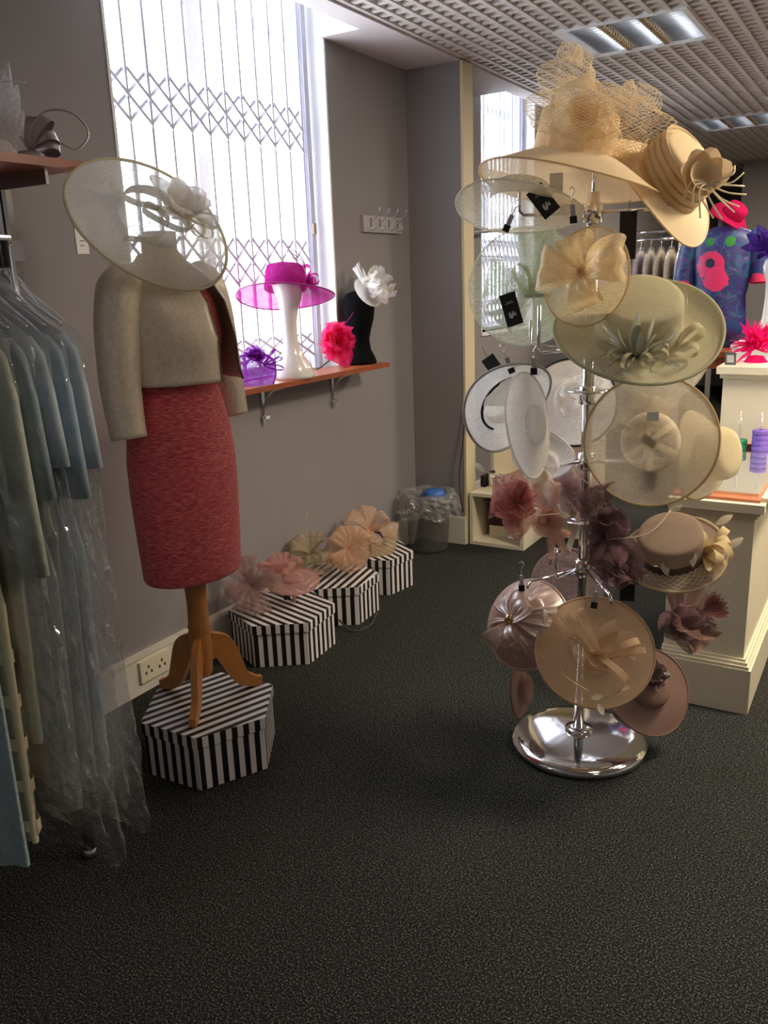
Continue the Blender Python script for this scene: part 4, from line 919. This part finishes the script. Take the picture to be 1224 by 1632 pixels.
MB().lathe([(.001, .30), (.05, .31), (.07, .28), (.04, .25), (.001, .245)], 14, TB @ Matrix.Translation((.03, .02, .04))).build('blue_wrapper', pmat('blue plastic', srgb(60, 110, 190), .4), bn, True, bv)
lo = empty('cube_shelf', 'low cream open cube shelf on the floor by the pillar', 'shelf', loc=(-1.88, 4.45, 0)); lv = minv(lo)
def openbox(par, iv, x0, y0, z0, x1, y1, z1, t=.02, mat=cream):
    for nm, a in (('side_panel', (x0, y0, z0, x0+t, y1, z1)), ('side_panel', (x1-t, y0, z0, x1, y1, z1)), ('bottom_panel', (x0+t, y0, z0, x1-t, y1, z0+t)), ('top_panel', (x0+t, y0, z1-t, x1-t, y1, z1)), ('back_panel', (x0+t, y1-t, z0+t, x1-t, y1, z1-t))):
        MB().box(*a).build(nm, mat, par, False, iv)
openbox(lo, lv, -2.033, 4.31, 0, -1.70, 4.64, .31)
tu = empty('shelf_unit', 'tall cream open shelf unit behind the hat stand', 'shelf unit', loc=(-1.78, 4.80, 0)); uv2 = minv(tu)
openbox(tu, uv2, -2.05, 4.65, 0, -1.45, 5.0, .90)
MB().box(-2.03, 4.66, .30, -1.47, 4.98, .318).build('shelf_board', cream, tu, False, uv2)
ct = empty('roll_tray', 'small black tray at the left end of the cream cube shelf', 'tray', loc=(-1.95, 4.53, .31)); cv = minv(ct)
MB().box(-2.031, 4.46, .31, -2.012, 4.63, .375).box(-2.012, 4.46, .31, -2.0, 4.63, .318).build('tray', black, ct, False, cv)
rollm = pmat('till roll', srgb(232, 226, 210), .7)
for k in range(5):
    rr = empty('paper_roll', ['first', 'second', 'third', 'fourth', 'fifth'][k]+' white paper roll from the left on the cube shelf', 'paper roll', loc=(-1.972+k*.048, 4.50, .31), group='paper rolls on the cube shelf')
    MB().lathe([(.006, .0), (.023, .0), (.023, .075), (.006, .075), (.006, .0)], 20).build('roll', rollm, rr)
    MB().lathe([(.004, .0), (.0062, .0), (.0062, .0765), (.004, .0765)], 12).build('core', black, rr)
db = empty('dark_box', 'dark maroon box inside the low cream cube shelf', 'box', loc=(-1.85, 4.53, .02)); bv2 = minv(db)
MB().box(-1.97, 4.45, .085, -1.74, 4.61, .25).build('carton', pmat('maroon card', srgb(52, 26, 28), .6), db, False, bv2); MB().box(-1.97, 4.45, .02, -1.74, 4.61, .085).build('tray_base', cream, db, False, bv2)
cb = MB().tube(smoothpath([(-2.045, 4.29, .80), (-2.055, 4.28, .62), (-2.075, 4.275, .47), (-2.08, 4.275, .36), (-2.06, 4.277, .2)], 6), .003, 6).build('cable', rubber); tag(cb, 'thin black cable hanging down the pillar above the bin', 'cable')
# chrome arm on the recess wall
wb = empty('wall_bar', 'grey horizontal wall bar crossing the far window', 'rail', loc=(-2.3, 5.5, 1.8)); bv3 = minv(wb)
MB().tube([(-2.30, 4.90, 1.77), (-2.30, 6.35, 1.85)], .012, 10).build('bar', steel, wb, True, bv3)
for y, z in ((4.95, 1.773), (6.3, 1.847)): MB().tube([(-2.38, y, z), (-2.30, y, z)], .009, 8).build('bar_bracket', steel, wb, True, bv3)

# ------------------------------------------------------------------ counter
co = empty('shop_counter', 'cream panelled shop counter with moulded plinth and glass top', 'counter', loc=(-.48, 3.35, 0)); cv2 = minv(co)
x0, x1, y0, y1 = -.615, -.345, 2.93, 3.774
MB().box(x0, y0, .0, x1, y1, .725).build('carcass', cream, co, False, cv2)
pl = MB().box(x0-.005, y0-.025, 0, x1+.03, y1, .165); pl.build('plinth', cream, co, False, cv2)
mo = MB()
for (z, p, hgt) in ((.165, .022, .012), (.177, .016, .012), (.189, .008, .01)): mo.box(x0-.004, y0-p, z, x1+p, y1, z+hgt)
mo.build('plinth_moulding', cream, co, False, cv2)
tm = MB()
for (z, p, hgt) in ((.700, .008, .012), (.712, .016, .012), (.724, .03, .03)): tm.box(x0-.006, y0-p, z, x1+p, y1, z+hgt)
tm.build('top_moulding', cream, co, False, cv2)
MB().box(x0, y0+.0, .754, x1+.012, y1, .764).build('wood_top', pmat('orange wood', srgb(196, 122, 84), .3, noise=.05), co, False, cv2)
MB().box(x0+.01, y0+.055, .764, x1-.0, y1, .772).build('glass_top', pmat('mirror glass', (.8, .82, .82, 1), .03, .9), co, False, cv2)
MB().box(x1+.012, y0+.02, .735, x1+.06, y1, .768).build('side_ledge', cream, co, False, cv2)
rz = empty('counter_riser', 'raised cream back section of the counter with moulded cap', 'counter', loc=(0, 4.0, 0)); rv2 = minv(rz)
MB().box(-.615, 3.80, 0, .9, 4.15, 1.07).build('carcass', cream, rz, False, rv2)
for (z, p, hgt) in ((1.06, .012, .018), (1.078, .025, .03)): MB().box(-.615-p, 3.80-p, z, .9, 4.15, z+hgt).build('cap_moulding', cream, rz, False, rv2)
MB().box(-.61, 3.775, .772, .4, 3.80, .79).build('wood_strip', MATS['orange wood'], rz, False, rv2)
def reel(label, x, y, colr, n, nm):
    t = empty('ribbon_reel_stand', label, 'ribbon reels', loc=(x, y, .772), group='ribbon reels on the counter')
    MB().tube([(0, 0, 0), (0, 0, .16)], .006, 8).build('spindle', plast, t)
    m_ = pmat(nm, colr, .4)
    for k in range(n): MB().lathe([(.008, .0), (.03, .0), (.032, .004), (.032, .018), (.03, .021), (.008, .021)], 24, Matrix.Translation((0, 0, .001+k*.022))).build('reel', m_, t)
reel('green ribbon reel on a clear spindle on the glass counter', -.525, 3.735, srgb(24, 120, 84), 2, 'green ribbon')
reel('stack of violet ribbon reels on a clear spindle', -.445, 3.735, srgb(128, 98, 200), 4, 'violet ribbon')

# ------------------------------------------------------------------ far end of the shop
cs = empty('console_table', 'cherry wood console carrying the poppy print dress form', 'table', loc=(-.8, 5.9, 0)); kv = minv(cs)
MB().box(-1.15, 5.6, .975, -.1, 6.25, 1.01).build('table_top', wood, cs, False, kv)
for (x, y) in ((-1.12, 5.63), (-.16, 5.63), (-1.12, 6.2), (-.16, 6.2)): MB().box(x, y, 0, x+.03, y+.03, .975).build('leg', steel, cs, False, kv)
MB().box(-1.12, 5.66, .9, -.13, 5.68, .975).build('apron', wood, cs, False, kv)
pm = poppy()
pd = empty('dress_form', 'poppy print top in blue and purple on a bust at the back', 'dress form', loc=(-1.02, 6.0, 1.01))
MB().loft([(0, 0, 0, .17, .11), (0, 0, .15, .165, .11), (0, 0, .32, .15, .10), (0, 0, .45, .175, .12), (0, 0, .58, .19, .11), (0, 0, .66, .20, .095), (0, 0, .72, .15, .075), (0, 0, .75, .07, .06)], 36, True, True).build('printed_top', pm, pd)
for s in (-1, 1): MB().tube(smoothpath([(s*.15, 0, .70), (s*.20, 0, .64), (s*.225, 0, .52), (s*.235, -.01, .40)], 5), [.055, .06, .065, .065, .066, .066, .067, .067, .067, .067, .067, .067, .067, .067, .066, .066], 16, cap=False).build('sleeve', pm, pd)
MB().loft([(0, 0, .74, .05, .05), (0, 0, .80, .045, .045)], 20, False, True).build('neck_cap', black, pd)
for x in (-.06, -.01): MB().lathe([(.001, 0), (.012, .002), (.008, .03), (.010, .07), (.001, .085)], 12, Matrix.Translation((x+.02, -.13, 0))).build('foot', chrome, pd)
ph = hat('pink_hat', 'hot pink hat on the neck of the poppy print form', 'hat', (-.985, 6.02, 1.83), (.55, -.3, .6), .13, sheer('cerise straw', srgb(214, 40, 100), .95, var=.04), rc=.07, hc=.07, droop=.02, wave=.02, group='hats on display forms')
rl = empty('back_clothes_rail', 'chrome clothes rail with bagged garments far behind the stand', 'clothes rail', loc=(-1.73, 7.0, 0)); rlv = minv(rl)
MB().tube([(-2.1, 7, 1.74), (-1.44, 7, 1.74)], .013, 10).build('rail', chrome, rl, True, rlv)
MB().tube([(-2.1, 7.05, 1.80), (-1.44, 7.05, 1.80)], .010, 10).build('rail', chrome, rl, True, rlv)
for x in (-2.1, -1.44): MB().tube([(x, 7.02, 0), (x, 7.02, 1.80)], .014, 10).build('post', chrome, rl, True, rlv)
tones = [srgb(222, 218, 236), srgb(206, 200, 226), srgb(214, 204, 214), srgb(198, 186, 196), srgb(212, 202, 190), srgb(196, 180, 164), srgb(206, 192, 174), srgb(222, 214, 204)]
TN = ['white-lilac', 'lavender', 'pale mauve', 'dusty mauve', 'oatmeal', 'fawn', 'sand', 'chalk']
for k in range(8):
    gx = -2.04+k*.078
    g = empty('bagged_garment', '%s bagged garment on the far rail, %s from its left end' % (TN[k], ['first', 'second', 'third', 'fourth', 'fifth', 'sixth', 'seventh', 'eighth'][k]), 'garment', loc=(gx, 7, 0), group='garments on the far rail')
    m_ = pmat('far garment %d' % k, tones[k], .6)
    MB().grid(lambda u, v: ((.026+.006*math.sin(6*v*6.28+k))*math.cos(6.28*v)*min(1, .4+u*3), .20*math.sin(6.28*v)*min(1, .25+u*9), 1.66-.86*u-.0*v), 14, 24, closev=True).build('garment_body', m_, g)
    MB().grid(lambda u, v: ((.032+.006*math.sin(5*v*6.28+k+9*u))*math.cos(6.28*v)*min(1, .4+u*3), .22*math.sin(6.28*v)*min(1, .25+u*9), 1.685-.95*u), 16, 28, closev=True).build('plastic_cover', plast, g)
    MB().tube(smoothpath([(0, 0, 1.66), (0, 0, 1.72), (.0, .012, 1.757), (0, -.012, 1.752)], 5), .003, 6).build('hanger', chrome, g)
tp = MB().box(-1.87, 8.6, 0, -1.80, 8.67, 2.02).build('white_post', whitep, None, False); tag(tp, 'slim white post standing far behind the poppy print form', 'post')
head_form('glossy white display head at the right edge behind the counter', -.63, 5.2, 1.01+.09, gloss_white, [(a, b*.9, c*.8, d) for a, b, c, d in HEAD])
pedestal = empty('display_plinth', 'small white plinth under the right-hand display head', 'plinth', loc=(-.63, 5.2, 0)); pv = minv(pedestal)
MB().box(-.78, 5.05, 0, -.45, 5.35, 1.08).build('block', whitep, pedestal, False, pv); MB().box(-.79, 5.04, 1.08, -.44, 5.36, 1.10).build('cap', whitep, pedestal, False, pv)
vio = sheer('violet sinamay', srgb(72, 44, 140), .92, var=.06)
vf = organza('violet_fascinator', 'violet pointed fascinator on the right-hand display head', ((-.64, 5.13, 1.60), (-.2, -.8, .5), .1), vio, [vio], .10, .04, 6, 61, 0, qu=0, group='hats on display forms')
for a in (2.2, 2.7, 3.3): petal(vf, vio, (0, 0, .01), (math.cos(a), math.sin(a), .2), (0, 0, 1), .15, .03, shape='leaf', curl=.1, name='spike')
fm_ = sheer('cerise feather', srgb(240, 36, 130), .95, var=.05)
ff = empty('feather_fascinator', 'cerise feather pompom fascinator on the counter riser', 'fascinator', loc=(-.52, 4.0, 1.108))
MB().lathe([(.001, .03), (.03, .026), (.05, .0)], 18).build('base_cap', fm_, ff)
rn = random.Random(77)
for k in range(110):
    a = rn.uniform(0, 6.28); el = rn.uniform(-.3, 1.5); d = (math.cos(a)*math.cos(el), math.sin(a)*math.cos(el), math.sin(el))
    petal(ff, fm_, (rn.uniform(-.02, .02), rn.uniform(-.02, .02), .07+rn.uniform(-.02, .02)), d, (rn.uniform(-1, 1), rn.uniform(-1, 1), rn.uniform(-1, 1)), rn.uniform(.06, .13), rn.uniform(.004, .011), shape='leaf', curl=rn.uniform(-.5, .6), ruf=.12, name='feather', nu=5, nv=2)
pt = empty('price_ticket', 'small grey price ticket leaning beside the cerise pompom', 'price ticket', loc=(-.60, 3.87, 1.108)); ptv = minv(pt)
MB().box(-.022, -.002, 0, .022, .002, .055, Matrix.Translation((-.60, 3.86, 1.108)) @ Matrix.Rotation(.3, 4, 'X')).build('ticket', pmat('slate card', srgb(80, 90, 104), .4), pt, False, ptv)
MB().box(-.014, -.0028, .012, .014, -.002, .045, Matrix.Translation((-.60, 3.86, 1.108)) @ Matrix.Rotation(.3, 4, 'X')).build('print', ink, pt, False, ptv)

# ------------------------------------------------------------------ fascinators on the hat boxes
BZ = .186
organza('organza_bow_fascinator', 'mauve organza bow fascinator on the second hat box', ((-2.225, 2.565, BZ+.095), (.55, -.5, .6), .1), lilac, [sheer('mushroom organza', srgb(190, 160, 154), .5)], .10, .045, 4, 51, 0, qu=0, group='fascinators on the hat boxes')
h = bpy.data.objects['organza_bow_fascinator']; bow(h, MATS['mushroom organza'], (0, 0, .02), (0, 0, 1), .125, .045, 7, .5, 4)
pinkd = sheer('pale pink sinamay', srgb(226, 176, 168), .72, var=.15)
h = hat('pink_disc_fascinator', 'pale pink disc fascinator on a comb, right of the mauve bow', 'fascinator', (-2.11, 2.71, BZ+.105), (.08, -.15, .98), .112, pinkd, rc=.045, hc=.015, droop=.012, wave=.004, group='fascinators on the hat boxes')
bow(h, pinkd, (-.05, .01, .02), (0, 0, 1), .10, .04, 6, .8, 52)
MB().box(-.006, -.02, -.104, .006, .0, -.002).build('comb', pinkd, h, False); MB().box(-.04, -.03, -.085, -.012, -.028, -.045).build('swing_ticket', pmat('navy card', srgb(30, 30, 60), .6), h, False)
oat = sheer('oatmeal sinamay', srgb(204, 188, 160), .66, var=.2)
h = hat('oatmeal_saucer_fascinator', 'oatmeal saucer fascinator at the wall side of the third hat box', 'fascinator', (-2.26, 3.05, BZ+.075), (.3, -.1, .9), .115, oat, rc=.04, hc=.02, droop=.012, group='fascinators on the hat boxes')
bow(h, oat, (.0, .0, .02), (0, 0, 1), .11, .04, 6, .6, 53)
for k in range(2): quill(h, creamf, [(-.03, .02, .03), (-.06-.02*k, .03, .13), (-.05, .04, .20+.02*k)], .0015)
pea = sheer('peach organza', srgb(236, 200, 172), .55, var=.2, transl=.45)
h = hat('peach_flower_fascinator', 'peach petal fascinator at the front of the third hat box', 'fascinator', (-2.10, 3.125, BZ+.115), (.55, -.6, .5), .10, pea, rc=.03, hc=.012, droop=.015, wave=.012, group='fascinators on the hat boxes')
bow(h, pea, (0, 0, .015), (0, 0, 1), .115, .045, 6, .45, 54); loop(h, pea, (0, -.06, 0), (0, -1, -.2), (1, 0, 0), .06, .012, .006, 'head_band')
h = hat('peach_bow_fascinator', 'peach organza bow on a fine striped disc atop the farthest hat box', 'fascinator', (-2.16, 3.46, BZ+.07), (.45, -.3, .8), .115, sheer('straw disc', srgb(206, 186, 150), .8, var=.15), rc=.04, hc=.012, droop=.012, group='fascinators on the hat boxes')
bow(h, pea, (-.02, .03, .02), (0, .1, 1), .135, .05, 6, .6, 55)
MB().box(.0, -.03, .03, .03, .035, .032).build('swing_ticket', pmat('navy card', srgb(30, 30, 60), .6), h, False)
